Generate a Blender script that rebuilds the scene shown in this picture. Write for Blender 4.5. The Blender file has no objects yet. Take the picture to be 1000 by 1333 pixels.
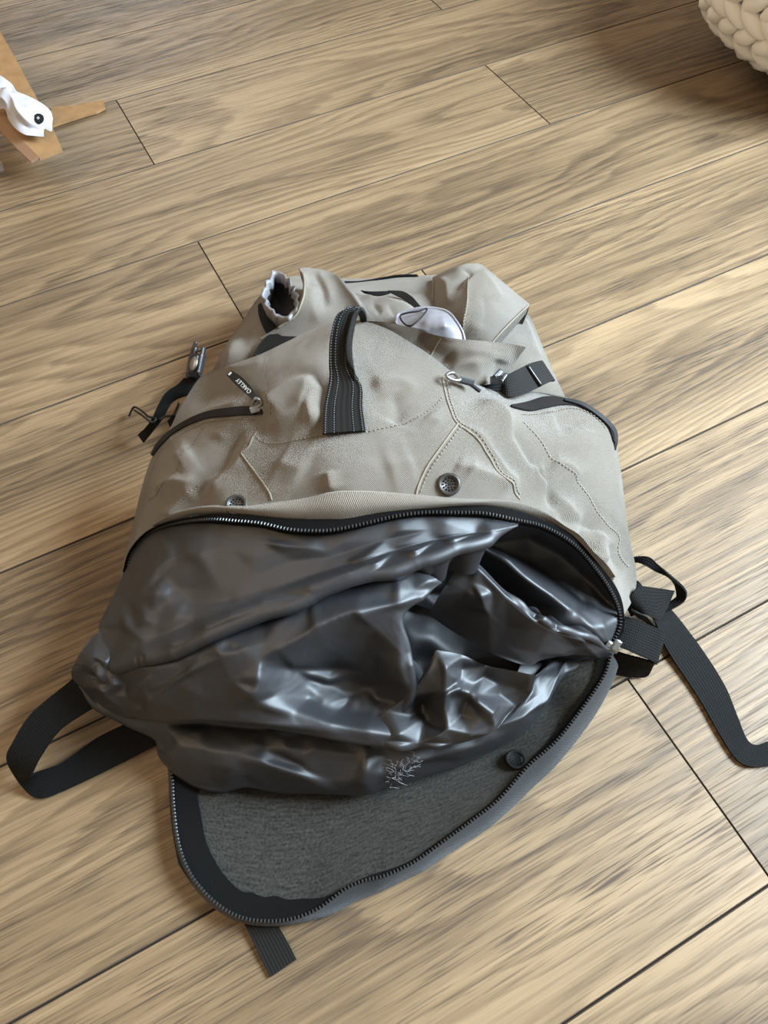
import bpy, bmesh, math, random
import numpy as np
from mathutils import Vector, Matrix
random.seed(7)
S = bpy.context.scene
COL = S.collection
# ---------------------------------------------------------------- camera
cam_d = bpy.data.cameras.new('camera'); cam = bpy.data.objects.new('camera', cam_d); COL.objects.link(cam)
cam_d.sensor_fit = 'VERTICAL'; cam_d.sensor_height = 24.0; cam_d.lens = 17.4641; cam_d.clip_start = 0.02
p_, r_ = 1.02462782, -0.01383149
F_ = Vector((0, math.cos(p_), -math.sin(p_))); X_ = Vector((1, 0, 0)); Y_ = X_.cross(F_)
R_ = X_*math.cos(r_)+Y_*math.sin(r_); U_ = -X_*math.sin(r_)+Y_*math.cos(r_)
m_ = Matrix((R_, U_, -F_)).transposed().to_4x4(); m_.translation = (0, 0, 0.67); cam.matrix_world = m_
S.camera = cam
S.view_settings.view_transform = 'Standard'; S.view_settings.look = 'None'
S.view_settings.gamma = 1.0; S.view_settings.use_curve_mapping = False
S.view_settings.exposure = 0.0
# ---------------------------------------------------------------- light: room bounce, a window on the right, a window beyond the far left
W = bpy.data.worlds.new('room_light'); S.world = W; W.use_nodes = True
bg = W.node_tree.nodes['Background']; bg.inputs['Color'].default_value = (1.0, 0.85, 0.67, 1); bg.inputs['Strength'].default_value = 0.42
def area(name, loc, target, sx, sy, power, color, spread=math.pi):
    l = bpy.data.lights.new(name, 'AREA'); l.shape = 'RECTANGLE'; l.size = sx; l.size_y = sy; l.energy = power; l.color = color; l.spread = spread
    o = bpy.data.objects.new(name, l); COL.objects.link(o); o.location = loc
    o.rotation_euler = (Vector(target)-Vector(loc)).to_track_quat('-Z', 'Y').to_euler(); return o
area('window_light_right', (1.50, 0.55, 1.22), (-0.05, 0.50, 0), 0.9, 0.8, 66, (0.68, 0.85, 1.0), 1.9)
area('window_light_far', (-1.6, 5.2, 1.6), (0, 0.8, 0), 1.5, .9, 30, (0.86, 0.93, 1.0))
area('warm_fill_left', (-1.5, 0.35, 2.1), (-0.2, 0.6, 0), 1.4, 1.4, 19, (1.0, 0.74, 0.48))  # unseen warm fill, added to tint the left side
# ---------- geometry helpers: a draped surface is a height map h(u,v) sheared along one fixed slant direction, so folds can overhang
SLANT = np.array([0.02424, -0.50901])      # xy shift per metre of height
def catmull(P, n, closed=False):
    P = np.asarray(P, float); m = len(P)
    if m == 2:
        t = np.linspace(0, 1, n)[:, None]; return P[0]*(1-t)+P[1]*t
    Q = np.vstack([P[-1], P, P[0], P[1]]) if closed else np.vstack([2*P[0]-P[1], P, 2*P[-1]-P[-2]])
    segs = m if closed else m-1
    out = []
    for i in range(segs):
        p0, p1, p2, p3 = Q[i], Q[i+1], Q[i+2], Q[i+3]
        t = np.linspace(0, 1, 24, endpoint=False)[:, None]
        out.append(0.5*((2*p1)+(-p0+p2)*t+(2*p0-5*p1+4*p2-p3)*t*t+(-p0+3*p1-3*p2+p3)*t**3))
    out.append((P[:1] if closed else P[-1:]))
    C = np.vstack(out)
    d = np.r_[0, np.cumsum(np.linalg.norm(np.diff(C, axis=0), axis=1))]
    s = np.linspace(0, d[-1], n)
    return np.stack([np.interp(s, d, C[:, k]) for k in range(C.shape[1])], 1)
def vnoise(x, y, seed=0):
    xi = np.floor(x); yi = np.floor(y); fx = x-xi; fy = y-yi
    fx = fx*fx*(3-2*fx); fy = fy*fy*(3-2*fy)
    def h(a, b):
        v = np.sin(a*127.1+b*311.7+seed*74.7)*43758.5453
        return v-np.floor(v)
    return (h(xi, yi)*(1-fx)+h(xi+1, yi)*fx)*(1-fy)+(h(xi, yi+1)*(1-fx)+h(xi+1, yi+1)*fx)*fy-0.5
class Drape:
    # D: 'b' bottom,right,top,left boundary lists of (u,v,h); 'p' inner (u,v,h); 'k' strokes (points, amp, width one side, width other side)
    def __init__(s, D):
        s.D = D; lam = D.get('l', 2e-5)
        pts = np.array([q for side in D['b'] for q in side]+list(D['p']), float)
        key = np.round(pts[:, :2], 4); _, idx = np.unique(key, axis=0, return_index=True); pts = pts[np.sort(idx)]
        s.c = pts[:, :2]; N = len(pts)
        K = s.kern(s.c, s.c)+lam*np.eye(N); Q = np.c_[np.ones(N), s.c]
        A = np.block([[K, Q], [Q.T, np.zeros((3, 3))]])
        s.w = np.linalg.solve(A, np.r_[pts[:, 2], 0, 0, 0])
        s.strokes = [(np.array(k[0], float), k[1], k[2], k[3]) for k in D.get('k', [])]
        s.noise = D.get('n', [])
    def kern(s, a, b):
        r2 = ((a[:, None, :]-b[None, :, :])**2).sum(-1)*100
        return 0.5*r2*np.log(r2+1e-9)*0.01
    def h(s, uv):
        uv = np.asarray(uv, float); out = np.empty(len(uv))
        for i in range(0, len(uv), 20000):
            q = uv[i:i+20000]
            out[i:i+20000] = s.kern(q, s.c)@s.w[:-3]+s.w[-3]+q@s.w[-2:]
        return out
    def base(s, uv):
        uv = np.asarray(uv, float); z = s.h(uv)
        return np.c_[uv+z[:, None]*SLANT, z]
    def disp(s, uv):
        d = np.zeros(len(uv))
        for P, amp, wl, wr in s.strokes:
            C = catmull(P, max(8, 6*len(P)))
            best = np.full(len(uv), 1e9); sg = np.ones(len(uv)); tt = np.zeros(len(uv))
            lo = C.min(0)-5*max(wl, wr); hi = C.max(0)+5*max(wl, wr)
            m = np.where(((uv > lo) & (uv < hi)).all(1))[0]
            if not len(m): continue
            q = uv[m]; b = best[m]; g = sg[m]; ta = tt[m]; n = len(C)-1
            for i in range(n):
                a = C[i]; e = C[i+1]-a; L2 = e@e+1e-12
                t = np.clip(((q-a)@e)/L2, 0, 1); r = q-a-t[:, None]*e
                dd = np.sqrt((r*r).sum(1)); c = dd < b
                b = np.where(c, dd, b); g = np.where(c, np.sign(e[0]*r[:, 1]-e[1]*r[:, 0]), g); ta = np.where(c, (i+t)/n, ta)
            w = np.where(g > 0, wl, wr)
            x = b/w
            prof = np.exp(0.22-np.sqrt(x*x+0.0484))     # tight crest, exponential flanks
            tap = np.clip(np.minimum(ta, 1-ta)/0.22, 0, 1); tap = tap*tap*(3-2*tap)
            d[m] += amp*prof*tap
        for amp, sx, sy, ang, seed in s.noise:
            ca, sa = math.cos(ang), math.sin(ang)
            x = uv[:, 0]*ca+uv[:, 1]*sa; y = -uv[:, 0]*sa+uv[:, 1]*ca
            d += amp*(vnoise(x/sx, y/sy, seed)+0.5*vnoise(2.1*x/sx+5, 2.1*y/sy, seed+3))
        return d
    def at(s, uv, disp=True, off=0.0):
        uv = np.asarray(uv, float); e = 0.0015
        p = s.base(uv); a = s.base(uv+[e, 0])-p; b = s.base(uv+[0, e])-p
        n = np.cross(a, b); n /= np.linalg.norm(n, axis=1)[:, None]
        d = s.disp(uv) if disp else np.zeros(len(uv))
        P = p+n*(d+off)[:, None]
        if disp:      # true normal of the folded cloth
            e = 0.001
            f = lambda q: s.base(q)+n*s.disp(q)[:, None]
            n = np.cross(f(uv+[e, 0])-f(uv-[e, 0]), f(uv+[0, e])-f(uv-[0, e])); n /= np.linalg.norm(n, axis=1)[:, None]+1e-12
        return P, n
    def grid(s, nu, nv):
        B, R, T, L = [np.array(x, float)[:, :2] for x in s.D['b']]
        B = catmull(B, nu); T = catmull(T, nu); L = catmull(L, nv); R = catmull(R, nv)
        u = np.linspace(0, 1, nu)[None, :, None]; v = np.linspace(0, 1, nv)[:, None, None]
        G = (1-v)*B[None]+v*T[None]+(1-u)*L[:, None]+u*R[:, None]-((1-u)*(1-v)*B[0]+u*(1-v)*B[-1]+(1-u)*v*T[0]+u*v*T[-1])
        return G
def crumple(P, stretch, steps=(8, 4, 2), iters=60, tether=.05, seed=1, fixed=None):
    # cloth with a little too much length for its shape buckles into folds (Jacobi constraint relaxation, coarse to fine)
    rng = np.random.default_rng(seed); off = np.zeros_like(P)
    for lv, st in enumerate(steps):
        ny, nx = P.shape[:2]; iy = np.unique(np.r_[np.arange(0, ny, st), ny-1]); ix = np.unique(np.r_[np.arange(0, nx, st), nx-1])
        T = P[np.ix_(iy, ix)]; X = T+off[np.ix_(iy, ix)]; X[1:-1, 1:-1] += rng.normal(0, .0006, X[1:-1, 1:-1].shape)
        cons = []
        for dy, dx, w in ((0, 1, 1.0), (1, 0, 1.0), (1, 1, .6), (1, -1, .6), (0, 2, .5), (2, 0, .5)):
            a = (slice(0, -dy or None), slice(max(0, -dx), -dx if dx > 0 else None)); b = (slice(dy, None), slice(max(0, dx), dx if dx < 0 else None))
            L = np.linalg.norm(T[b]-T[a], axis=2)*stretch[min(lv, len(stretch)-1)]; cons.append((a, b, L, w))
        for it in range(iters):
            G = np.zeros_like(X)
            for a, b, L, w in cons:
                d = X[b]-X[a]; l = np.sqrt((d*d).sum(2))+1e-9; c = d*((l-L)/l*.5*w)[..., None]
                G[a] += c; G[b] -= c
            X2 = X+G*.32+(T-X)*tether
            X[1:-1, 1:-1] = X2[1:-1, 1:-1]; X[..., 2] = np.maximum(X[..., 2], .003)
        o = X-T; gy = np.arange(ny); gx = np.arange(nx)
        # bilinear upsample of the offset
        j = np.clip(np.searchsorted(iy, gy, 'right')-1, 0, len(iy)-2); fy = ((gy-iy[j])/(iy[j+1]-iy[j]))[:, None, None]
        o = o[j]*(1-fy)+o[j+1]*fy
        i = np.clip(np.searchsorted(ix, gx, 'right')-1, 0, len(ix)-2); fx = ((gx-ix[i])/(ix[i+1]-ix[i]))[None, :, None]
        off = o[:, i]*(1-fx)+o[:, i+1]*fx
    return P+off

SURF = {"shell":{"b":[[[-0.2476,0.3254,0.042],[-0.2384,0.3564,0.06],[-0.224,0.3723,0.08],[-0.2031,0.3819,0.1],[-0.1731,0.3881,0.125],[-0.1426,0.3904,0.145],[-0.1153,0.3883,0.155],[-0.0896,0.3846,0.16],[-0.0585,0.3823,0.165],[-0.0372,0.3824,0.168],[-0.009,0.3879,0.172],[0.0289,0.3915,0.172],[0.0754,0.3929,0.165],[0.1046,0.3884,0.155],[0.1304,0.3791,0.14],[0.1584,0.3637,0.12],[0.1829,0.3417,0.095],[0.203,0.3164,0.07],[0.213,0.2913,0.05]],[[0.213,0.2913,0.05],[0.2274,0.3097,0.045],[0.2315,0.3309,0.05],[0.2281,0.3531,0.06],[0.2223,0.3768,0.075],[0.2207,0.409,0.085],[0.2212,0.4426,0.09],[0.2202,0.4683,0.095],[0.2194,0.4872,0.1],[0.208,0.5019,0.108],[0.1893,0.5151,0.115],[0.1701,0.5195,0.12]],[[-0.2166,0.4746,0.1],[-0.2024,0.4937,0.11],[-0.1964,0.5144,0.115],[-0.1776,0.5508,0.125],[-0.1446,0.5548,0.15],[-0.1161,0.5603,0.165],[-0.0889,0.5723,0.175],[-0.0681,0.5837,0.18],[-0.047,0.5894,0.187],[-0.0283,0.5902,0.192],[-0.0092,0.5794,0.196],[0.0073,0.5639,0.197],[0.0234,0.5457,0.195],[0.0377,0.5308,0.19],[0.0511,0.5234,0.184],[0.0667,0.5212,0.175],[0.0819,0.5191,0.163],[0.1034,0.5224,0.145],[0.1361,0.5258,0.128],[0.1701,0.5195,0.12]],[[-0.2476,0.3254,0.042],[-0.2464,0.3486,0.05],[-0.241,0.3769,0.06],[-0.2317,0.4256,0.08],[-0.2249,0.4545,0.09],[-0.2166,0.4746,0.1]]],
"p":[[-0.0421,0.5381,0.197],[0.0021,0.5287,0.197],[0.0223,0.5122,0.195],[0.0428,0.5011,0.19],[-0.0344,0.4607,0.197],[-0.034,0.4078,0.186],[-0.065,0.4375,0.185],[0.008,0.4353,0.19],[0.0077,0.4074,0.184],[-0.1148,0.4972,0.172],[-0.113,0.4653,0.168],[-0.1458,0.4958,0.15],[-0.1316,0.4289,0.155],[-0.1516,0.4081,0.142],[-0.1553,0.4011,0.137],[-0.1782,0.4493,0.135],[-0.2125,0.4225,0.1],[-0.2185,0.3832,0.085],[-0.1828,0.4182,0.128],[0.0526,0.4727,0.19],[0.0572,0.4356,0.184],[0.0502,0.4075,0.178],[0.0898,0.4948,0.168],[0.1156,0.4715,0.16],[0.0988,0.4393,0.162],[0.1253,0.4108,0.145],[0.1776,0.4696,0.13],[0.1731,0.4288,0.125],[0.1586,0.4436,0.135],[0.2038,0.4488,0.105],[0.1869,0.3985,0.11],[0.2025,0.3529,0.083],[0.1672,0.3748,0.118],[0.2126,0.322,0.06],[0.0768,0.5029,0.17],[-0.1757,0.5221,0.125],[-0.1424,0.5314,0.15],[-0.0965,0.5373,0.18]],
"l":2e-05,"k":[[[[0.0759,0.5073],[0.095,0.4818],[0.1104,0.4552],[0.1264,0.4222],[0.1367,0.3962]],0.0133,0.00887,0.01577],[[[0.0987,0.4824],[0.1054,0.4664],[0.1171,0.4444],[0.131,0.4247],[0.1387,0.4],[0.1461,0.3861]],-0.0133,0.00887,0.0069],[[[0.1269,0.4275],[0.14,0.4114],[0.153,0.393],[0.1717,0.3794]],0.0075,0.00887,0.00985],[[[0.1395,0.3948],[0.1504,0.3832],[0.1693,0.3809],[0.1892,0.3755]],-0.00625,0.00788,0.0069],[[[0.1605,0.3732],[0.1706,0.3631],[0.1788,0.3513]],-0.0075,0.00591,0.00591],[[[0.1496,0.3744],[0.1624,0.363],[0.1725,0.3484]],0.005,0.00591,0.00788],[[[0.1892,0.3755],[0.1837,0.3603],[0.1921,0.3416]],0.00625,0.00887,0.00887],[[[0.198,0.3644],[0.2024,0.3491],[0.2149,0.3336]],-0.005,0.00591,0.00591],[[[0.1392,0.4421],[0.1578,0.4356],[0.1685,0.4245]],0.0057,0.00887,0.00887],[[[0.1502,0.4896],[0.1734,0.4873],[0.1752,0.4782]],-0.00475,0.00985,0.00985],[[[0.12,0.4332],[0.1361,0.4327]],0.0057,0.00591,0.00591],[[[0.0564,0.4714],[0.073,0.4576],[0.0825,0.4414],[0.094,0.4238],[0.1075,0.4023]],0.00475,0.00591,0.00394],[[[0.057,0.4285],[0.0832,0.4194],[0.1029,0.4058]],0.0076,0.00788,0.00788],[[[0.052,0.4319],[0.0666,0.4255]],0.0057,0.00788,0.00788],[[[-0.1072,0.4917],[-0.0859,0.507],[-0.0674,0.5128],[-0.053,0.5088]],0.0095,0.00985,0.0138],[[[-0.1027,0.4716],[-0.0793,0.4798],[-0.0652,0.4898],[-0.0596,0.4753],[-0.053,0.4642]],0.0057,0.01183,0.00887],[[[-0.0544,0.5131],[-0.0613,0.4894],[-0.0569,0.466]],0.0057,0.00591,0.00788],[[[-0.0148,0.5073],[0.0094,0.5117],[0.0251,0.4997]],0.0057,0.00985,0.00985],[[[0.0041,0.5016],[0.0075,0.4831],[0.0023,0.47]],-0.0057,0.0069,0.0069],[[[0.0306,0.4795],[0.0427,0.4682]],0.0038,0.00788,0.00788],[[[-0.0474,0.4276],[-0.0442,0.4082]],0.00475,0.00394,0.00394],[[[-0.091,0.44],[-0.0648,0.4268]],0.0038,0.0138,0.0138],[[[-0.0042,0.428],[0.0201,0.4352]],0.0038,0.0138,0.0138],[[[-0.04,0.4015],[-0.045,0.3898]],-0.00475,0.00394,0.00394],[[[-0.0221,0.4011],[-0.0174,0.3919]],-0.00285,0.00394,0.00394],[[[-0.0771,0.3999],[-0.0739,0.3882]],0.00285,0.00493,0.00493],[[[-0.1172,0.4776],[-0.1323,0.4575],[-0.1374,0.4409],[-0.1528,0.4269],[-0.1744,0.4099],[-0.1881,0.3884]],-0.006,0.00887,0.0069],[[[-0.1027,0.4715],[-0.1179,0.4543],[-0.1267,0.4398],[-0.1419,0.426],[-0.1579,0.4123]],0.0048,0.0069,0.00985],[[[-0.1627,0.4201],[-0.1767,0.4086],[-0.1945,0.3905]],0.0057,0.00493,0.00493],[[[-0.1179,0.4897],[-0.136,0.4808],[-0.1495,0.4662]],0.003,0.00985,0.00985],[[[-0.2125,0.4225],[-0.1882,0.4283],[-0.1584,0.4235]],0.0057,0.00788,0.00788],[[[-0.1977,0.489],[-0.164,0.5048],[-0.1192,0.5041]],0.0036,0.00493,0.00788],[[[-0.1818,0.5089],[-0.1628,0.5235],[-0.1206,0.5177]],-0.003,0.00788,0.00788],[[[-0.1873,0.4509],[-0.1721,0.4611]],0.0057,0.01183,0.01183],[[[-0.1531,0.5547],[-0.1278,0.5475],[-0.105,0.5493]],0.0024,0.00788,0.00788]],
"n":[[0.0022,0.05,0.035,0.5,1.0],[0.0008,0.016,0.012,0.9,4.0]]},"ridge":{"b":[[[-0.0021,0.5587,0.168],[0.0252,0.5364,0.165],[0.0487,0.5192,0.162],[0.0659,0.5141,0.158],[0.0865,0.5146,0.15],[0.106,0.5202,0.138]],[[0.1067,0.5212,0.135],[0.112,0.5379,0.145],[0.1198,0.5526,0.155],[0.1266,0.563,0.17]],[[-0.0285,0.594,0.183],[-0.0022,0.588,0.188],[0.025,0.579,0.188],[0.0493,0.5696,0.187],[0.0685,0.567,0.184],[0.0941,0.5665,0.178],[0.1141,0.5651,0.174],[0.1266,0.563,0.17]],[[-0.002,0.56,0.165],[-0.016,0.577,0.17],[-0.0285,0.594,0.183]]],
"p":[[0.0117,0.5727,0.178],[0.029,0.5611,0.172],[0.0528,0.5401,0.166],[0.0659,0.5536,0.177],[0.0943,0.5514,0.17],[0.0963,0.5356,0.152],[0.0736,0.5326,0.161],[0.1098,0.5565,0.164]],
"l":2e-05,"k":[[[[0.0252,0.5746],[0.0357,0.5622],[0.0595,0.5434]],-0.004,0.01022,0.01022],[[[0.0659,0.5573],[0.0942,0.5552],[0.1182,0.5595]],0.003,0.0073,0.0073],[[[0.0785,0.5526],[0.0822,0.5369],[0.0867,0.5196]],0.005,0.01168,0.01168],[[[0.1022,0.5532],[0.1006,0.5396],[0.0981,0.5245]],-0.004,0.00876,0.00876],[[[0.0492,0.5512],[0.0596,0.5397]],-0.003,0.00876,0.00876]],
"n":[[0.0014,0.03,0.02,0.2,6.0]]},"back":{"b":[[[-0.2184,0.5112,0.03],[-0.1398,0.546,0.05],[-0.0407,0.5622,0.06],[0.0488,0.5394,0.06],[0.13,0.5203,0.05],[0.2048,0.5234,0.035]],[[0.2048,0.5234,0.035],[0.196,0.547,0.045],[0.1848,0.5785,0.055],[0.1761,0.6137,0.06],[0.17,0.6491,0.06],[0.1638,0.6712,0.06]],[[-0.1386,0.6737,0.075],[-0.1329,0.7051,0.07],[-0.1116,0.7303,0.06],[-0.0621,0.733,0.05],[0.0027,0.7317,0.05],[0.0577,0.7327,0.055],[0.1116,0.7258,0.06],[0.1638,0.6712,0.06]],[[-0.2184,0.5112,0.03],[-0.197,0.5556,0.05],[-0.1817,0.5977,0.06],[-0.1694,0.6295,0.065],[-0.1535,0.655,0.07],[-0.1386,0.6737,0.075]]],
"p":[[-0.1404,0.6308,0.085],[-0.1622,0.5978,0.085],[-0.0808,0.605,0.09],[0.0167,0.6142,0.09],[0.0812,0.5932,0.085],[0.1581,0.6073,0.075],[0.1627,0.5655,0.07],[-0.1441,0.5759,0.085]],
"l":2e-05,"k":[[[[-0.1579,0.6235],[-0.1616,0.5876],[-0.1762,0.5641]],0.005,0.0073,0.00876],[[[-0.1416,0.6383],[-0.1455,0.6183],[-0.1461,0.5992]],-0.003,0.00438,0.00438],[[[0.1583,0.6618],[0.1629,0.6214],[0.1652,0.587]],0.003,0.00438,0.00511],[[[0.1672,0.668],[0.175,0.6133],[0.1857,0.571]],-0.002,0.00365,0.00365]],
"n":[[0.0015,0.04,0.03,0.2,8.0]]},"neck":{"b":[[[-0.1289,0.6099,0.105],[-0.1067,0.5965,0.105],[-0.0786,0.5959,0.11],[-0.0472,0.6036,0.115],[-0.0004,0.6088,0.12]],[[-0.0004,0.6088,0.12],[-0.0097,0.6211,0.13],[-0.0237,0.6448,0.135],[-0.0358,0.667,0.13]],[[-0.0856,0.64,0.13],[-0.0826,0.66,0.13],[-0.0848,0.6893,0.12],[-0.0925,0.7137,0.105],[-0.0803,0.718,0.1],[-0.0583,0.708,0.105],[-0.0358,0.667,0.13]],[[-0.1289,0.6099,0.105],[-0.1106,0.6188,0.115],[-0.0903,0.6296,0.125],[-0.0856,0.64,0.13]]],
"p":[[-0.0713,0.6842,0.122],[-0.0644,0.6395,0.13],[-0.0477,0.6571,0.128],[-0.0548,0.6202,0.125],[-0.0786,0.6178,0.12],[-0.0354,0.6291,0.128]],
"l":2e-05,"k":[[[[-0.0912,0.7097],[-0.0835,0.684],[-0.0823,0.6563],[-0.0879,0.6329]],0.0025,0.00219,0.00219],[[[-0.0772,0.7117],[-0.064,0.6694],[-0.0596,0.6296]],-0.004,0.00438,0.00584],[[[-0.0742,0.7162],[-0.0574,0.6632],[-0.0535,0.6396]],0.003,0.00511,0.00438],[[[-0.0563,0.7034],[-0.0399,0.6678],[-0.0237,0.6368],[-0.0121,0.6212]],0.004,0.00365,0.00511],[[[-0.0764,0.6761],[-0.0723,0.6396],[-0.0627,0.6165]],0.003,0.0073,0.0073]],
"n":[[0.001,0.02,0.02,0.2,3.0]]},"gusset":{"b":[[[-0.0356,0.6057,0.11],[-0.0003,0.6027,0.115],[0.046,0.5913,0.115],[0.0871,0.5928,0.11]],[[0.0871,0.5928,0.11],[0.0807,0.6279,0.105],[0.0672,0.6652,0.1],[0.0585,0.7053,0.09]],[[-0.0445,0.7018,0.085],[-0.0158,0.7068,0.082],[0.0105,0.7113,0.082],[0.0409,0.7114,0.085],[0.0585,0.7053,0.09]],[[-0.0356,0.6057,0.11],[-0.0385,0.6387,0.11],[-0.0409,0.6732,0.1],[-0.0445,0.7018,0.085]]],
"p":[[0.0,0.6438,0.12],[0.0307,0.6186,0.125],[-0.0244,0.6884,0.088],[0.0184,0.6913,0.09],[0.001,0.6765,0.095],[0.0509,0.6714,0.1]],
"l":2e-05,"k":[[[[-0.0311,0.6818],[0.0012,0.6871],[0.0349,0.6827],[0.0549,0.7027]],-0.004,0.00292,0.00292],[[[-0.0284,0.6725],[0.0004,0.6586],[0.0238,0.6407],[0.0375,0.6287]],0.005,0.00365,0.00584],[[[-0.0118,0.6547],[-0.0041,0.6323]],-0.0025,0.00292,0.00292],[[[0.0041,0.6466],[0.0115,0.6282]],-0.002,0.00292,0.00292],[[[-0.0417,0.6951],[0.0015,0.7014],[0.0402,0.7001]],0.002,0.00219,0.00219]],
"n":[[0.001,0.02,0.02,0.2,3.0]]},"lid":{"b":[[[0.0491,0.631,0.1],[0.0696,0.5878,0.11],[0.0884,0.5884,0.115],[0.1083,0.5929,0.118]],[[0.1083,0.5929,0.118],[0.1202,0.6087,0.12],[0.1402,0.6342,0.112],[0.1577,0.6564,0.1]],[[0.0553,0.7035,0.095],[0.0699,0.7046,0.11],[0.0809,0.7038,0.122],[0.0943,0.7072,0.122],[0.1059,0.7084,0.118],[0.1149,0.6973,0.118],[0.134,0.6768,0.112],[0.1577,0.6564,0.1]],[[0.0491,0.631,0.1],[0.0504,0.6597,0.1],[0.0533,0.6845,0.098],[0.0553,0.7035,0.095]]],
"p":[[0.0649,0.6607,0.118],[0.0775,0.6357,0.132],[0.1011,0.6489,0.137],[0.1173,0.6371,0.128],[0.0914,0.6096,0.13],[0.0626,0.6818,0.112],[0.0905,0.6818,0.13]],
"l":2e-05,"k":[[[[0.0602,0.6974],[0.068,0.6749],[0.0673,0.6413]],0.004,0.00438,0.00657],[[[0.0815,0.7021],[0.091,0.6872],[0.0806,0.6759],[0.0718,0.6561]],-0.004,0.00292,0.00292],[[[0.0886,0.6792],[0.0845,0.6444],[0.0798,0.6159],[0.0784,0.5991]],0.0025,0.00219,0.00365],[[[0.1006,0.6971],[0.1127,0.6718],[0.1198,0.6434]],0.0035,0.00657,0.01022],[[[0.1001,0.6549],[0.1029,0.6284],[0.0954,0.6055]],-0.003,0.00657,0.00657],[[[0.1083,0.5929],[0.1202,0.6087],[0.1402,0.6342],[0.1565,0.6548]],0.002,0.00219,0.00219]],
"n":[[0.0012,0.02,0.02,0.2,3.0]]},"pouch":{"b":[[[0.0085,0.6112,0.132],[0.0333,0.5998,0.133],[0.056,0.5925,0.13],[0.0801,0.5886,0.124]],[[0.0801,0.5886,0.124],[0.0771,0.6025,0.13],[0.0713,0.6153,0.134],[0.0635,0.6278,0.135]],[[0.0141,0.6261,0.134],[0.0242,0.6307,0.135],[0.0366,0.6332,0.136],[0.0505,0.6329,0.136],[0.0635,0.6278,0.135]],[[0.0085,0.6112,0.132],[0.0109,0.6165,0.134],[0.0118,0.6229,0.134],[0.0141,0.6261,0.134]]],
"p":[[0.0405,0.6113,0.143],[0.0591,0.6042,0.142]],
"l":2e-05,"k":[[[[0.0221,0.6086],[0.0444,0.5998]],0.0015,0.00438,0.00438],[[[0.0561,0.618],[0.0592,0.6006]],0.0015,0.00365,0.00365]],
"n":[[0.0008,0.012,0.012,0.2,3.0]]},"lining_right_fold":{"b":[[[0.0345,0.2966,0.085],[0.0556,0.28,0.075],[0.0881,0.2591,0.066],[0.1186,0.2475,0.064],[0.1315,0.2524,0.062],[0.1601,0.2549,0.053],[0.1927,0.2495,0.043]],[[0.1929,0.2487,0.042],[0.193,0.2537,0.048],[0.193,0.2588,0.054]],[[0.0586,0.3448,0.122],[0.0736,0.3425,0.122],[0.0954,0.3174,0.112],[0.1201,0.2935,0.098],[0.1385,0.2821,0.088],[0.167,0.2708,0.07],[0.193,0.2588,0.054]],[[0.0345,0.2966,0.085],[0.0424,0.3152,0.105],[0.0503,0.3294,0.115],[0.0586,0.3448,0.122]]],
"p":[[0.0717,0.3186,0.115],[0.0851,0.2969,0.1],[0.0605,0.304,0.098],[0.0988,0.2856,0.09],[0.1171,0.2821,0.092],[0.1001,0.2669,0.075],[0.1382,0.2724,0.08],[0.1609,0.2634,0.065],[0.0658,0.3327,0.119]],
"l":6e-05,"k":[[[[0.0642,0.3448],[0.0736,0.3411],[0.0954,0.3167],[0.1201,0.2928],[0.1386,0.2814],[0.1669,0.2709],[0.1901,0.2596]],0.0069,0.00328,0.01314],[[[0.0687,0.3256],[0.0786,0.3042],[0.0834,0.2969]],0.00345,0.00547,0.00657],[[[0.0627,0.3186],[0.0719,0.315],[0.0844,0.3184]],0.00287,0.00657,0.00657],[[[0.0793,0.322],[0.0847,0.3077]],-0.00287,0.00438,0.00438],[[[0.1233,0.292],[0.1316,0.2831],[0.1408,0.2798]],0.00345,0.00328,0.00328],[[[0.1678,0.2661],[0.1786,0.2559],[0.1858,0.249]],0.0046,0.00438,0.00438],[[[0.1261,0.2592],[0.1481,0.2576],[0.1618,0.2443]],0.00345,0.00657,0.00657]],
"n":[[0.0015,0.03,0.018,-0.5,2.0],[0.0006,0.012,0.009,0.3,7.0]]},"lining_lip":{"b":[[[-0.0224,0.195,0.083],[-0.0044,0.1893,0.08],[0.0228,0.1867,0.076],[0.0503,0.1853,0.072],[0.0678,0.1882,0.07],[0.0853,0.1947,0.068]],[[0.0853,0.1947,0.068],[0.103,0.2098,0.07],[0.1125,0.2268,0.08],[0.1167,0.2441,0.096]],[[0.0363,0.2693,0.118],[0.0565,0.2639,0.108],[0.0762,0.2538,0.102],[0.0954,0.2495,0.104],[0.1167,0.2441,0.096]],[[-0.0224,0.195,0.083],[-0.0102,0.2069,0.075],[0.0141,0.2282,0.09],[0.027,0.2495,0.106],[0.0363,0.2693,0.118]]],
"p":[[0.0072,0.1975,0.092],[0.0368,0.1948,0.09],[0.062,0.1957,0.088],[0.0769,0.2038,0.088],[0.0805,0.2124,0.092],[0.067,0.2252,0.1],[0.0512,0.2458,0.112],[0.0437,0.2035,0.09],[0.0426,0.2336,0.104],[0.0397,0.2535,0.113],[0.0275,0.2178,0.07],[0.0301,0.2052,0.07],[0.0569,0.2101,0.08],[0.0625,0.221,0.088],[0.0765,0.2427,0.088],[0.1022,0.231,0.078],[0.0895,0.2244,0.076],[0.099,0.2136,0.07],[0.0578,0.25,0.092],[0.0662,0.2372,0.092],[0.1113,0.2439,0.098]],
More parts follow.
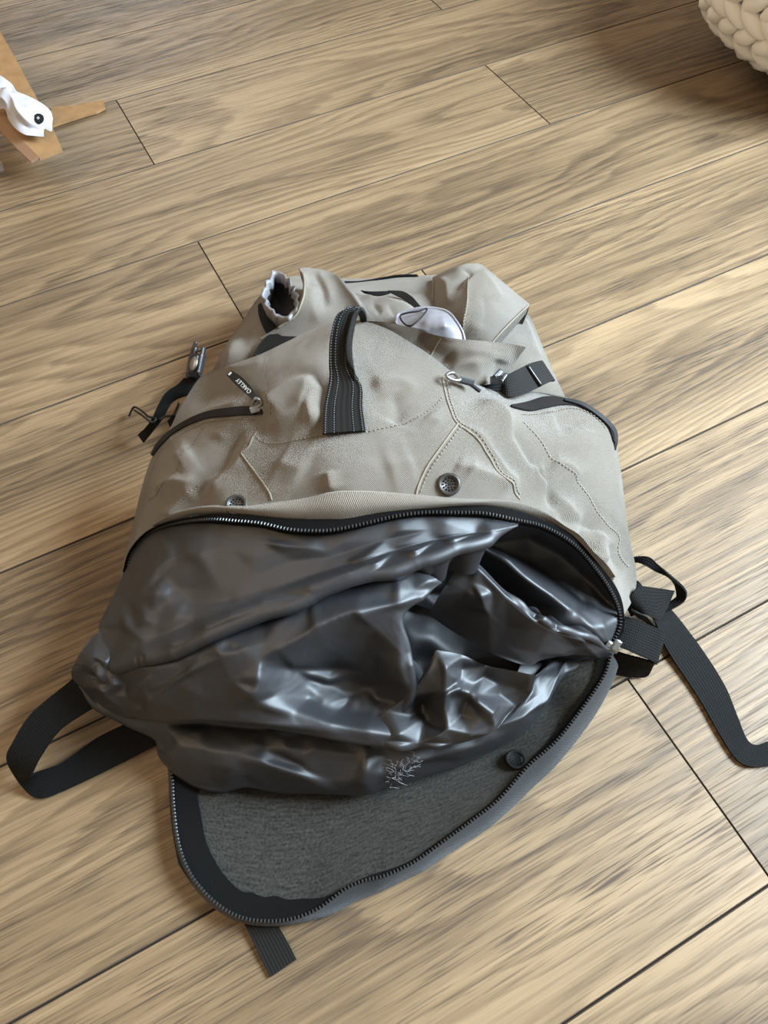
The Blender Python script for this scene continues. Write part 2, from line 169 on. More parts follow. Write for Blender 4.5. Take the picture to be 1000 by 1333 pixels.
"l":6e-05,"k":[[[[0.0376,0.2679],[0.0415,0.2534],[0.0433,0.2333],[0.0438,0.2014]],0.00805,0.00438,0.00328],[[[0.0363,0.2666],[0.0287,0.2497],[0.0141,0.228],[-0.0011,0.2143]],0.00402,0.00876,0.01095],[[[0.0431,0.2356],[0.056,0.2421],[0.0764,0.2536]],-0.0046,0.00438,0.00438],[[[0.0375,0.2679],[0.0567,0.2616],[0.0765,0.2521]],0.00402,0.00328,0.00657],[[[0.0518,0.2457],[0.0558,0.2357],[0.0676,0.2244],[0.0796,0.2134],[0.0819,0.2046],[0.0755,0.1963],[0.0625,0.194]],0.0069,0.00438,0.00547],[[[0.0558,0.237],[0.0631,0.2286]],-0.00345,0.00438,0.00438],[[[0.0467,0.2292],[0.0622,0.2215],[0.0731,0.2095]],-0.00287,0.00985,0.00985],[[[0.027,0.2085],[0.035,0.2016],[0.0432,0.2014]],-0.00345,0.00438,0.00438],[[[0.0173,0.2088],[0.0255,0.2052],[0.0283,0.2021]],0.00402,0.00438,0.00328],[[[0.0679,0.2286],[0.0883,0.2189],[0.1059,0.2122]],0.00345,0.00766,0.00766],[[[0.0889,0.2355],[0.108,0.2278]],-0.0023,0.00876,0.00876],[[[0.114,0.2244],[0.0984,0.2073],[0.0871,0.2059]],-0.0046,0.00547,0.00547]],
"n":[[0.0015,0.03,0.018,-0.5,2.0],[0.0006,0.012,0.009,0.3,7.0]]},"lining_upper":{"b":[[[-0.2404,0.2681,0.078],[-0.228,0.2558,0.086],[-0.198,0.2647,0.106],[-0.17,0.2728,0.122],[-0.1426,0.2878,0.136],[-0.0977,0.3065,0.15],[-0.0614,0.3191,0.158],[-0.0104,0.3384,0.166],[0.0188,0.349,0.168],[0.0488,0.3612,0.167],[0.0805,0.3706,0.16],[0.104,0.378,0.15]],[[0.104,0.378,0.15],[0.1055,0.3801,0.15],[0.107,0.383,0.15]],[[-0.2411,0.3429,0.056],[-0.234,0.3602,0.066],[-0.2164,0.3766,0.088],[-0.1973,0.3839,0.104],[-0.1721,0.3882,0.124],[-0.145,0.3885,0.142],[-0.1223,0.386,0.15],[-0.1012,0.3823,0.155],[-0.0784,0.3768,0.158],[-0.0556,0.3742,0.16],[-0.0403,0.3751,0.163],[-0.0174,0.38,0.168],[0.0048,0.3864,0.17],[0.0274,0.3898,0.168],[0.0508,0.3897,0.165],[0.0759,0.3891,0.16],[0.107,0.383,0.15]],[[-0.2404,0.2681,0.078],[-0.2474,0.2895,0.077],[-0.2428,0.3108,0.075],[-0.2414,0.329,0.064],[-0.2411,0.3429,0.056]]],
"p":[[-0.1993,0.3512,0.108],[-0.1759,0.3578,0.124],[-0.1399,0.3602,0.143],[-0.1071,0.3526,0.15],[-0.0642,0.3552,0.157],[-0.0341,0.3647,0.163],[0.0076,0.374,0.169],[0.0439,0.3805,0.167],[0.0758,0.3835,0.158],[-0.2088,0.3225,0.105],[-0.1785,0.3261,0.122],[-0.1386,0.3327,0.136],[-0.1068,0.3357,0.144],[-0.2216,0.294,0.092],[-0.1904,0.302,0.113],[-0.1639,0.3089,0.122],[-0.2063,0.2736,0.104],[-0.1848,0.2833,0.112],[-0.1559,0.2984,0.124],[-0.1249,0.3137,0.134],[-0.1005,0.3235,0.14],[-0.0642,0.3371,0.149],[-0.033,0.3486,0.156],[0.0047,0.3601,0.161],[0.0381,0.3685,0.16],[0.0692,0.3732,0.156],[-0.1968,0.27,0.112],[-0.169,0.2785,0.128],[-0.1415,0.2935,0.143],[-0.1207,0.3037,0.15],[-0.0972,0.3138,0.156],[-0.0611,0.3263,0.165],[-0.0324,0.3381,0.17],[-0.0105,0.3455,0.173],[0.0185,0.3554,0.175],[0.0483,0.3656,0.173],[0.0801,0.3732,0.163]],
"l":6e-05,"k":[[[[-0.2306,0.2555],[-0.1989,0.2767],[-0.1611,0.2927],[-0.1246,0.3083],[-0.0991,0.3191],[-0.0636,0.3338],[-0.0327,0.3446],[0.0045,0.3566],[0.0376,0.3656],[0.0687,0.3709]],-0.0046,0.00657,0.00438],[[[-0.2083,0.326],[-0.193,0.3438],[-0.1792,0.3543],[-0.1677,0.354]],0.00575,0.00657,0.00876],[[[-0.1955,0.3261],[-0.1861,0.338]],-0.0046,0.00328,0.00328],[[[-0.1849,0.3352],[-0.1772,0.3261],[-0.1581,0.3239],[-0.1416,0.3259]],-0.00345,0.00657,0.00657],[[[-0.1764,0.3521],[-0.1647,0.3589],[-0.152,0.3557],[-0.1596,0.3467]],0.00402,0.00657,0.00766],[[[-0.2274,0.3077],[-0.2171,0.2942],[-0.1997,0.2799]],0.0069,0.00438,0.00766],[[[-0.2212,0.3129],[-0.2117,0.2979],[-0.2035,0.2895]],-0.0046,0.00438,0.00438],[[[-0.2078,0.3169],[-0.1889,0.3226],[-0.1791,0.3157]],0.00575,0.00876,0.00985],[[[-0.2024,0.2915],[-0.1973,0.2984],[-0.186,0.294]],0.0046,0.00438,0.00657],[[[-0.179,0.3137],[-0.1608,0.3137],[-0.1307,0.3132],[-0.1184,0.3171]],-0.00287,0.00328,0.00328],[[[-0.1634,0.3116],[-0.1684,0.3022],[-0.171,0.2944]],0.00402,0.00328,0.00328],[[[-0.2485,0.2894],[-0.2237,0.2857],[-0.2011,0.2791]],-0.0046,0.00438,0.00438],[[[-0.1266,0.3599],[-0.1101,0.3425]],-0.00287,0.00438,0.00547],[[[-0.1015,0.3662],[-0.0643,0.3599],[-0.0492,0.3563]],0.00287,0.00657,0.00657],[[[-0.0891,0.3659],[-0.0852,0.3556]],0.0023,0.00438,0.00438],[[[-0.0765,0.3487],[-0.0461,0.3515],[-0.0043,0.3655],[0.0319,0.3739]],-0.0023,0.00766,0.00766],[[[-0.0221,0.349],[-0.0174,0.3443]],0.0023,0.00328,0.00328]],
"n":[[0.0015,0.03,0.018,-0.5,2.0],[0.0006,0.012,0.009,0.3,7.0]]},"lining_bulge":{"b":[[[-0.2686,0.2394,0.055],[-0.2604,0.2303,0.05],[-0.2437,0.2145,0.045],[-0.2222,0.2061,0.05],[-0.2026,0.2055,0.06],[-0.18,0.2055,0.072],[-0.1494,0.2078,0.084],[-0.1056,0.2061,0.092],[-0.0639,0.2003,0.09],[-0.0343,0.1948,0.086],[-0.0044,0.1881,0.08],[0.0136,0.1859,0.077]],[[0.0136,0.1859,0.077],[0.0048,0.2017,0.08],[0.008,0.2145,0.083],[0.0155,0.2328,0.098],[0.014,0.2673,0.12],[0.0078,0.2913,0.137],[0.0132,0.3063,0.143],[0.0315,0.3216,0.143],[0.0412,0.328,0.14]],[[-0.26,0.2651,0.073],[-0.2488,0.2824,0.075],[-0.2229,0.2756,0.08],[-0.1912,0.2795,0.1],[-0.1513,0.2978,0.118],[-0.1014,0.3179,0.132],[-0.0526,0.3348,0.142],[-0.0102,0.3491,0.148],[0.017,0.3439,0.148],[0.0412,0.328,0.14]],[[-0.2686,0.2394,0.055],[-0.2687,0.246,0.062],[-0.2647,0.2549,0.068],[-0.26,0.2651,0.073]]],
"p":[[-0.1858,0.2387,0.098],[-0.1587,0.2556,0.116],[-0.1215,0.2773,0.134],[-0.0862,0.2952,0.144],[-0.0514,0.3101,0.148],[-0.0222,0.3245,0.147],[-0.1522,0.2374,0.11],[-0.1204,0.2489,0.126],[-0.202,0.247,0.09],[-0.1737,0.2216,0.09],[-0.1219,0.2213,0.106],[-0.1402,0.2295,0.107],[-0.1026,0.2427,0.126],[-0.0982,0.2214,0.108],[-0.187,0.2687,0.108],[-0.1484,0.286,0.124],[-0.0995,0.3051,0.138],[-0.2448,0.2509,0.078],[-0.2321,0.2379,0.072],[-0.2271,0.2193,0.06],[-0.0753,0.2134,0.1],[-0.0459,0.2062,0.096],[-0.0164,0.1985,0.09],[-0.0968,0.2638,0.136],[-0.0622,0.2891,0.148],[-0.0278,0.3025,0.152],[0.0025,0.3067,0.146],[-0.0462,0.268,0.118],[-0.0163,0.2738,0.118],[0.0072,0.2682,0.126],[0.0116,0.2408,0.108],[-0.004,0.237,0.085],[-0.0288,0.2451,0.086],[-0.0707,0.25,0.104],[-0.0818,0.2455,0.11],[-0.0867,0.2339,0.112],[-0.0655,0.225,0.084],[-0.0352,0.2186,0.07],[-0.0101,0.2211,0.068],[0.0053,0.2197,0.078],[-0.0464,0.2126,0.09],[-0.0164,0.2051,0.088]],
"l":6e-05,"k":[[[[-0.2283,0.2523],[-0.1717,0.2693],[-0.1448,0.2842],[-0.0992,0.3026],[-0.0624,0.3166]],-0.0069,0.00547,0.00657],[[[-0.2551,0.255],[-0.2434,0.2623],[-0.2323,0.2577],[-0.2297,0.2537]],0.00575,0.00438,0.00438],[[[-0.255,0.2529],[-0.2525,0.2442],[-0.2419,0.2412],[-0.2432,0.2292]],-0.0046,0.00438,0.00438],[[[-0.2406,0.259],[-0.2384,0.2451],[-0.2456,0.2265]],0.00575,0.00328,0.00328],[[[-0.2424,0.2388],[-0.2332,0.2302],[-0.2223,0.2126]],0.0069,0.00328,0.00547],[[[-0.2314,0.2488],[-0.2261,0.2383],[-0.2299,0.2267]],0.0046,0.00438,0.00547],[[[-0.2245,0.2455],[-0.2174,0.2352],[-0.2144,0.226]],-0.0046,0.00547,0.00547],[[[-0.2245,0.249],[-0.1981,0.2556],[-0.1753,0.2589]],0.00345,0.00438,0.00657],[[[-0.2109,0.2233],[-0.1977,0.2407],[-0.1857,0.2523]],0.00402,0.00657,0.00766],[[[-0.2062,0.2146],[-0.1912,0.2257],[-0.1553,0.2532],[-0.1269,0.2672],[-0.1119,0.2745],[-0.0943,0.2802]],0.00402,0.00328,0.00876],[[[-0.2043,0.2164],[-0.1972,0.2219]],-0.0046,0.00328,0.00328],[[[-0.1865,0.2315],[-0.165,0.2436],[-0.1456,0.2543]],-0.0023,0.00657,0.00657],[[[-0.1332,0.2808],[-0.1272,0.271],[-0.1137,0.2751]],0.00575,0.00438,0.00438],[[[-0.1315,0.282],[-0.122,0.2823],[-0.118,0.2744]],0.00287,0.00547,0.00657],[[[-0.1655,0.2619],[-0.1451,0.2704],[-0.1221,0.2835]],0.00345,0.00657,0.00766],[[[-0.0979,0.2638],[-0.0845,0.2742],[-0.0555,0.2933],[-0.0267,0.3037],[0.0043,0.3092],[0.0327,0.3189]],0.0069,0.00328,0.01314],[[[-0.0958,0.2598],[-0.076,0.2539],[-0.0472,0.249],[-0.0225,0.249]],-0.0069,0.00985,0.00657],[[[-0.0941,0.2662],[-0.0987,0.2521],[-0.1028,0.2392],[-0.1,0.2279]],0.00575,0.00766,0.00657],[[[-0.0993,0.2307],[-0.0923,0.2246],[-0.0731,0.2184],[-0.0521,0.2096],[-0.0224,0.2021],[0.0077,0.1943],[0.0374,0.193],[0.062,0.1957],[0.076,0.2045]],0.0046,0.01095,0.01314],[[[-0.0759,0.2539],[-0.0625,0.242],[-0.0506,0.237]],-0.0046,0.00438,0.00438],[[[-0.0715,0.2547],[-0.0641,0.246],[-0.0488,0.2405],[-0.0413,0.2438]],0.00402,0.00328,0.00438],[[[-0.0654,0.2402],[-0.0566,0.2275],[-0.0499,0.2187]],0.00345,0.00438,0.00438],[[[-0.0352,0.2396],[-0.0321,0.2249],[-0.0226,0.216]],0.00345,0.00547,0.00547],[[[-0.0176,0.2316],[-0.0164,0.2186],[-0.0071,0.2132]],0.00345,0.00438,0.00438],[[[-0.05,0.2197],[-0.0321,0.2199],[-0.0275,0.215]],0.00402,0.00438,0.00438],[[[-0.0542,0.22],[-0.0407,0.2134],[-0.0164,0.211],[0.008,0.2112]],-0.00575,0.00438,0.00547],[[[-0.0581,0.265],[-0.0403,0.2675],[-0.0223,0.2704]],-0.00287,0.00876,0.00876],[[[-0.0116,0.2884],[-0.0133,0.2668],[-0.0101,0.236]],-0.0046,0.00985,0.00985],[[[-0.0012,0.2457],[0.0075,0.2541],[0.0133,0.2577]],0.00345,0.00547,0.00547],[[[0.0046,0.3327],[0.0063,0.3241],[0.0002,0.3145]],0.0046,0.00438,0.00438],[[[0.0194,0.3219],[0.0319,0.3302],[0.0413,0.332]],0.00575,0.00328,0.00547],[[[-0.1905,0.2081],[-0.1488,0.2118],[-0.1051,0.2101],[-0.0639,0.2037],[-0.0401,0.2001]],0.00402,0.01095,0.00547]],
"n":[[0.0015,0.03,0.018,-0.5,2.0],[0.0006,0.012,0.009,0.3,7.0]]},"lining_lobe":{"b":[[[-0.2641,0.2324,0.05],[-0.2464,0.2108,0.04],[-0.2191,0.1942,0.035],[-0.1979,0.1817,0.03],[-0.1937,0.1665,0.026],[-0.1758,0.1494,0.024],[-0.1584,0.1393,0.022],[-0.1376,0.136,0.022],[-0.1185,0.14,0.024],[-0.0929,0.1348,0.022],[-0.0674,0.1333,0.022],[-0.0419,0.1323,0.022],[-0.0152,0.132,0.022],[-0.0037,0.1367,0.022],[0.0156,0.1413,0.022],[0.035,0.1472,0.022],[0.0613,0.1544,0.022],[0.0878,0.166,0.024],[0.108,0.1765,0.026],[0.1255,0.1904,0.028],[0.138,0.2054,0.03],[0.1466,0.2214,0.033],[0.1574,0.2355,0.035],[0.1749,0.2463,0.038],[0.2006,0.254,0.04]],[[0.2006,0.254,0.04],[0.1951,0.2576,0.04],[0.1887,0.2599,0.04]],[[-0.2618,0.2404,0.045],[-0.2121,0.2236,0.05],[-0.1579,0.2173,0.055],[-0.0672,0.2032,0.055],[-0.0037,0.1991,0.055],[0.0606,0.2035,0.05],[0.1227,0.2314,0.045],[0.1599,0.2532,0.03],[0.1906,0.2591,0.034]],[[-0.2641,0.2324,0.05],[-0.2634,0.2358,0.05],[-0.2618,0.2404,0.045]]],
"p":[[-0.1743,0.1845,0.05],[-0.1544,0.1678,0.046],[-0.1101,0.1852,0.056],[-0.128,0.1625,0.05],[-0.0661,0.1785,0.056],[-0.0661,0.1593,0.048],[-0.0971,0.1687,0.052],[-0.0226,0.171,0.053],[-0.0164,0.1545,0.048],[0.021,0.1696,0.05],[0.0525,0.1753,0.05],[0.0846,0.1841,0.05],[0.1266,0.2189,0.05],[-0.156,0.1942,0.052],[0.0087,0.1828,0.053],[-0.1828,0.1696,0.04],[-0.2308,0.2099,0.046],[0.1352,0.2318,0.048],[0.119,0.2055,0.048],[0.1518,0.2413,0.036]],
"l":6e-05,"k":[[[[0.1278,0.2363],[0.1204,0.2223],[0.1094,0.2085]],0.00575,0.00547,0.00328],[[[0.1581,0.2465],[0.1457,0.2336],[0.1336,0.2121],[0.1121,0.2025],[0.0847,0.1924]],0.0069,0.00547,0.00657],[[[0.0337,0.1685],[0.0722,0.1768],[0.0989,0.1851]],0.00287,0.00657,0.00657],[[[-0.1868,0.1962],[-0.1496,0.1976],[-0.1044,0.1934],[-0.0666,0.1896]],-0.00575,0.00547,0.01095],[[[-0.1932,0.1736],[-0.1802,0.1817],[-0.1841,0.1897]],-0.00345,0.00438,0.00438],[[[-0.122,0.1759],[-0.1003,0.1687],[-0.0724,0.1577],[-0.0468,0.1381]],0.00517,0.00547,0.00876],[[[-0.1004,0.1787],[-0.0722,0.1629],[-0.0477,0.1471]],-0.0046,0.00657,0.00657],[[[-0.0886,0.1913],[-0.0817,0.1786],[-0.0753,0.172]],0.00345,0.00438,0.00438],[[[-0.0542,0.1938],[-0.063,0.1784],[-0.0735,0.172]],0.00345,0.00657,0.00547],[[[-0.1168,0.1422],[-0.1166,0.1535]],-0.0046,0.00328,0.00328],[[[-0.0177,0.1868],[-0.0195,0.1614],[-0.0158,0.1339]],0.00575,0.00438,0.00657],[[[-0.0102,0.1835],[-0.004,0.1705],[-0.0071,0.1528]],-0.00345,0.00766,0.00766],[[[-0.0276,0.1502],[-0.0196,0.1477]],0.00287,0.00438,0.00438],[[[-0.0009,0.1559],[0.0148,0.1621],[0.0401,0.168]],0.00345,0.00547,0.00547],[[[0.015,0.1554],[0.0276,0.1608],[0.0605,0.1606]],-0.00345,0.00547,0.00547],[[[-0.1742,0.1811],[-0.1479,0.1785],[-0.1218,0.1693]],0.0023,0.01095,0.01095],[[[-0.2462,0.2065],[-0.2191,0.1942],[-0.1948,0.1878]],0.0023,0.00657,0.00657]],
"n":[[0.0015,0.03,0.018,-0.5,2.0],[0.0006,0.012,0.009,0.3,7.0]]},"lining_recess":{"b":[[[0.0117,0.3094,0.05],[0.0544,0.2925,0.035],[0.1096,0.2687,0.03],[0.1555,0.2461,0.03],[0.1997,0.2477,0.036]],[[0.1997,0.2477,0.036],[0.203,0.2599,0.042],[0.2071,0.2763,0.046]],[[0.0276,0.3921,0.166],[0.0512,0.392,0.163],[0.0765,0.3914,0.158],[0.1041,0.3869,0.148],[0.1319,0.3802,0.135],[0.1628,0.3632,0.112],[0.1879,0.3371,0.086],[0.2059,0.3115,0.062],[0.2113,0.2914,0.051],[0.2071,0.2763,0.046]],[[0.0117,0.3094,0.05],[0.0072,0.3407,0.09],[0.0157,0.3691,0.13],[0.0276,0.3921,0.166]]],
"p":[[0.0624,0.3691,0.115],[0.0913,0.3634,0.098],[0.1287,0.3697,0.085],[0.1589,0.3524,0.068],[0.1829,0.3285,0.052],[0.2008,0.3046,0.042],[0.0832,0.36,0.112],[0.0984,0.3451,0.104],[0.116,0.3273,0.096],[0.1381,0.31,0.086],[0.1594,0.2953,0.074],[0.1856,0.2664,0.052],[0.1285,0.3465,0.075],[0.1537,0.3268,0.062],[0.1783,0.303,0.05],[0.1338,0.3006,0.06],[0.0949,0.3238,0.06],[0.0676,0.3319,0.06],[0.0377,0.3402,0.085],[0.0395,0.3168,0.055],[0.1849,0.2961,0.06]],
"l":6e-05,"k":[[[[0.0053,0.3369],[0.0204,0.3442],[0.0367,0.3535]],0.0046,0.00438,0.00766],[[[0.0385,0.331],[0.0428,0.3207],[0.0574,0.3226]],0.0046,0.00328,0.00328],[[[0.0288,0.3171],[0.0468,0.315],[0.0613,0.3201]],-0.0046,0.00328,0.00438],[[[0.0838,0.3652],[0.0995,0.3503],[0.1166,0.3302],[0.1389,0.3128],[0.1602,0.2966]],0.00575,0.00328,0.00985],[[[0.1622,0.2979],[0.1739,0.2821],[0.1921,0.2621]],0.0069,0.00328,0.00438],[[[0.1535,0.2878],[0.1553,0.2975],[0.1622,0.2979]],0.0046,0.00438,0.00438],[[[0.1872,0.2979],[0.1875,0.2813],[0.1953,0.2604]],0.0069,0.00328,0.00438],[[[0.19,0.2991],[0.1775,0.2962],[0.1655,0.2991]],0.00345,0.00438,0.00438],[[[0.0635,0.3584],[0.0739,0.3508],[0.0937,0.3278]],-0.00345,0.00657,0.00657],[[[0.0623,0.3691],[0.0902,0.3602],[0.1269,0.3426],[0.1436,0.3162]],-0.0023,0.00985,0.00985]],
"n":[[0.0015,0.03,0.018,-0.5,2.0],[0.0006,0.012,0.009,0.3,7.0]]},"lining_floor":{"b":[[[-0.0573,0.2195,0.022],[0.0367,0.1767,0.018],[0.1185,0.1956,0.018],[0.1844,0.2295,0.018]],[[0.1844,0.2295,0.018],[0.193,0.2441,0.02],[0.2018,0.259,0.022]],[[-0.0235,0.3168,0.03],[0.0563,0.3074,0.025],[0.1422,0.2902,0.022],[0.2018,0.259,0.022]],[[-0.0573,0.2195,0.022],[-0.0446,0.2704,0.025],[-0.0235,0.3168,0.03]]],
"p":[[0.0675,0.2459,0.02],[0.0395,0.2699,0.032],[0.0592,0.2795,0.018],[0.0294,0.2459,0.016],[0.1221,0.2382,0.022]],
"l":6e-05,"k":[[[[0.0101,0.3007],[0.0133,0.2776],[0.0195,0.2541],[0.0202,0.2169]],0.0069,0.00547,0.00328],[[[0.0118,0.276],[0.0228,0.2928],[0.0414,0.3079],[0.0528,0.3131]],-0.0046,0.00328,0.00438],[[[0.0626,0.2306],[0.0878,0.2376],[0.1117,0.2361],[0.1334,0.2322]],0.0069,0.00328,0.00657],[[[0.1065,0.2527],[0.1223,0.2396],[0.1289,0.2359]],0.00287,0.00328,0.00328]],
"n":[[0.0015,0.03,0.018,-0.5,2.0],[0.0006,0.012,0.009,0.3,7.0]]},"flap":{"b":[[[-0.1693,0.0781,0.014],[-0.1565,0.0641,0.014],[-0.1366,0.0488,0.014],[-0.1117,0.0385,0.014],[-0.0819,0.037,0.014],[-0.0584,0.0436,0.014],[-0.0347,0.0582,0.014],[-0.0196,0.0641,0.014],[-0.0044,0.0676,0.015],[0.0141,0.0749,0.016],[0.0265,0.0819,0.017],[0.0423,0.0922,0.018],[0.0659,0.1086,0.021],[0.0907,0.127,0.024]],[[0.0907,0.127,0.024],[0.117,0.1538,0.027],[0.1432,0.176,0.031],[0.1712,0.2088,0.036],[0.1884,0.2334,0.042],[0.1969,0.255,0.047]],[[-0.1839,0.163,0.016],[-0.1369,0.1781,0.014],[-0.0702,0.1839,0.014],[-0.0029,0.1896,0.014],[0.0657,0.2097,0.016],[0.1348,0.2349,0.025],[0.1969,0.255,0.047]],[[-0.1693,0.0781,0.014],[-0.1777,0.104,0.014],[-0.1835,0.1344,0.015],[-0.1839,0.163,0.016]]],
"p":[[-0.0993,0.1,0.006],[-0.0356,0.0992,0.006],[0.0293,0.1356,0.008],[0.0968,0.1678,0.012],[0.1458,0.2025,0.02],[-0.1027,0.1494,0.006],[-0.1309,0.1012,0.008],[-0.0656,0.0604,0.008],[-0.1341,0.0728,0.009]],
"l":2e-05,"k":[],
"n":[[0.0012,0.06,0.05,0.4,2.0]]},"cuff":{"b":[[[-0.5505,1.0793,0.07],[-0.5364,1.0752,0.07],[-0.5266,1.0706,0.072],[-0.5183,1.0504,0.07],[-0.5064,1.0327,0.066],[-0.4916,1.0202,0.064],[-0.4784,1.0185,0.062],[-0.4652,1.0164,0.062]],[[-0.4652,1.0164,0.062],[-0.4667,1.0322,0.064],[-0.4558,1.0265,0.064],[-0.4565,1.0389,0.066],[-0.4591,1.0555,0.066]],[[-0.5607,1.1505,0.085],[-0.5452,1.142,0.085],[-0.5322,1.1297,0.085],[-0.5241,1.1216,0.082],[-0.5148,1.1063,0.08],[-0.5037,1.1009,0.078],[-0.4891,1.0927,0.075],[-0.4752,1.0832,0.07],[-0.4646,1.0702,0.068],[-0.4591,1.0555,0.066]],[[-0.5505,1.0793,0.07],[-0.5503,1.1028,0.085],[-0.5607,1.1505,0.085]]],
"p":[[-0.503,1.06,0.085],[-0.4813,1.047,0.08],[-0.4686,1.0458,0.073],[-0.5225,1.0893,0.092]],
"l":2e-05,"k":[[[[-0.5361,1.1112],[-0.5127,1.0845],[-0.497,1.0529],[-0.4823,1.0367],[-0.4692,1.0348]],0.005,0.00292,0.00365],[[[-0.5305,1.1263],[-0.5046,1.0774],[-0.4832,1.0594]],-0.003,0.00292,0.00365],[[[-0.5037,1.0491],[-0.488,1.0313],[-0.4693,1.0314]],-0.004,0.00219,0.00292],[[[-0.5424,1.0921],[-0.5208,1.0796],[-0.5127,1.053]],0.004,0.00292,0.00292],[[[-0.496,1.0879],[-0.4807,1.0661],[-0.4703,1.0725]],0.0025,0.00365,0.00365]],
"n":[[0.0015,0.015,0.012,0.3,5.0]]}}
PATH = {"seam_stitch":[[-0.1085,0.4662],[-0.1041,0.4607],[-0.0945,0.4571],[-0.0809,0.4566],[-0.0528,0.4603],[-0.0345,0.4618],[-0.0161,0.463],[0.0067,0.4689],[0.0225,0.4764],[0.0376,0.4885],[0.0475,0.5017]],
"seam_right":[[0.0465,0.5204],[0.0483,0.5043],[0.0511,0.484],[0.0558,0.4704],[0.0702,0.4551],[0.0789,0.4391],[0.088,0.4196],[0.107,0.4019]],
"seam_right_inner":[[0.0558,0.4704],[0.0397,0.4454],[0.029,0.4279],[0.0216,0.4088],[0.021,0.3962]],
"seam_left":[[-0.1201,0.4483],[-0.1138,0.4379],[-0.1034,0.4226],[-0.0958,0.411],[-0.0932,0.4033]],
"seam_left_upper":[[-0.108,0.4697],[-0.1129,0.4553],[-0.1201,0.4483]],
"seam_left_top":[[-0.1071,0.5527],[-0.1043,0.5286],[-0.0944,0.4973],[-0.0958,0.4838]],
"seam_left_pocket":[[-0.1645,0.4846],[-0.1726,0.4637],[-0.1818,0.4408],[-0.1999,0.4219],[-0.221,0.4142]],
"seam_left_side":[[-0.1619,0.4232],[-0.1778,0.4086],[-0.1938,0.3949]],
"seam_right_pocket":[[0.1179,0.4797],[0.133,0.4611],[0.1445,0.4413],[0.1612,0.4284],[0.1744,0.4138],[0.1846,0.3974],[0.1957,0.3821],[0.2096,0.3701],[0.2091,0.3553],[0.2218,0.3389]],
"seam_ridge":[[0.0484,0.5681],[0.0433,0.5618],[0.0361,0.5493]],
"seam_zip_left":[[-0.2081,0.4683],[-0.1917,0.4808],[-0.171,0.4886],[-0.1528,0.49],[-0.126,0.4851],[-0.1099,0.4839]],
"seam_zip_right":[[0.1188,0.4896],[0.1486,0.4978],[0.1708,0.5058],[0.1881,0.5033],[0.1999,0.495],[0.2081,0.4833]],
"zip_front_right":[[0.0581,0.5212],[0.0676,0.5207],[0.0751,0.5168],[0.0812,0.5133]],
"pouch_edge":[[0.0108,0.6128],[0.0125,0.623],[0.0164,0.6273],[0.0342,0.6318],[0.0505,0.6322],[0.0633,0.6263],[0.071,0.6138],[0.0771,0.6016],[0.0795,0.5904]],
"lid_seam":[[0.0893,0.6862],[0.0849,0.642],[0.0806,0.615],[0.0784,0.5975]],
"lid_seam_left":[[0.0571,0.6955],[0.0549,0.6681],[0.0528,0.6517]],
"lid_edge":[[0.1081,0.5928],[0.119,0.6077],[0.1404,0.6344],[0.1553,0.6532]],
"neck_edge":[[-0.0923,0.7121],[-0.0844,0.6859],[-0.0819,0.6555],[-0.0853,0.6399],[-0.0919,0.6288],[-0.109,0.6186]],
"lid_seam_top":[[0.0813,0.7013],[0.087,0.6964],[0.0905,0.6878]],
"poly_left_pocket":[[-0.2238,0.4584],[-0.2149,0.4769],[-0.2014,0.4918],[-0.1775,0.4982],[-0.1362,0.5005],[-0.1047,0.4934],[-0.1018,0.4862],[-0.1157,0.4749],[-0.1343,0.4578],[-0.1543,0.4278],[-0.1745,0.4099],[-0.2052,0.3931],[-0.228,0.376],[-0.241,0.3854]],
"poly_right_pocket":[[0.1089,0.5006],[0.1427,0.5197],[0.1738,0.5179],[0.2033,0.5012],[0.2213,0.4726],[0.223,0.4092],[0.2306,0.3373],[0.2218,0.3389],[0.21,0.3553],[0.204,0.3723],[0.1839,0.3759],[0.1489,0.3878],[0.1408,0.4014],[0.1318,0.4256],[0.1168,0.4446],[0.1009,0.4664],[0.1154,0.5107]],
"poly_top":[[-0.1085,0.4662],[-0.0945,0.4571],[-0.0528,0.4603],[-0.0161,0.463],[0.0225,0.4764],[0.0475,0.5017],[0.0508,0.5221],[0.0813,0.515],[0.108,0.527],[0.1398,0.5844],[0.0722,0.5756],[-0.0025,0.5823],[-0.0454,0.5873],[-0.115,0.5577],[-0.1756,0.5508],[-0.1067,0.495]]}
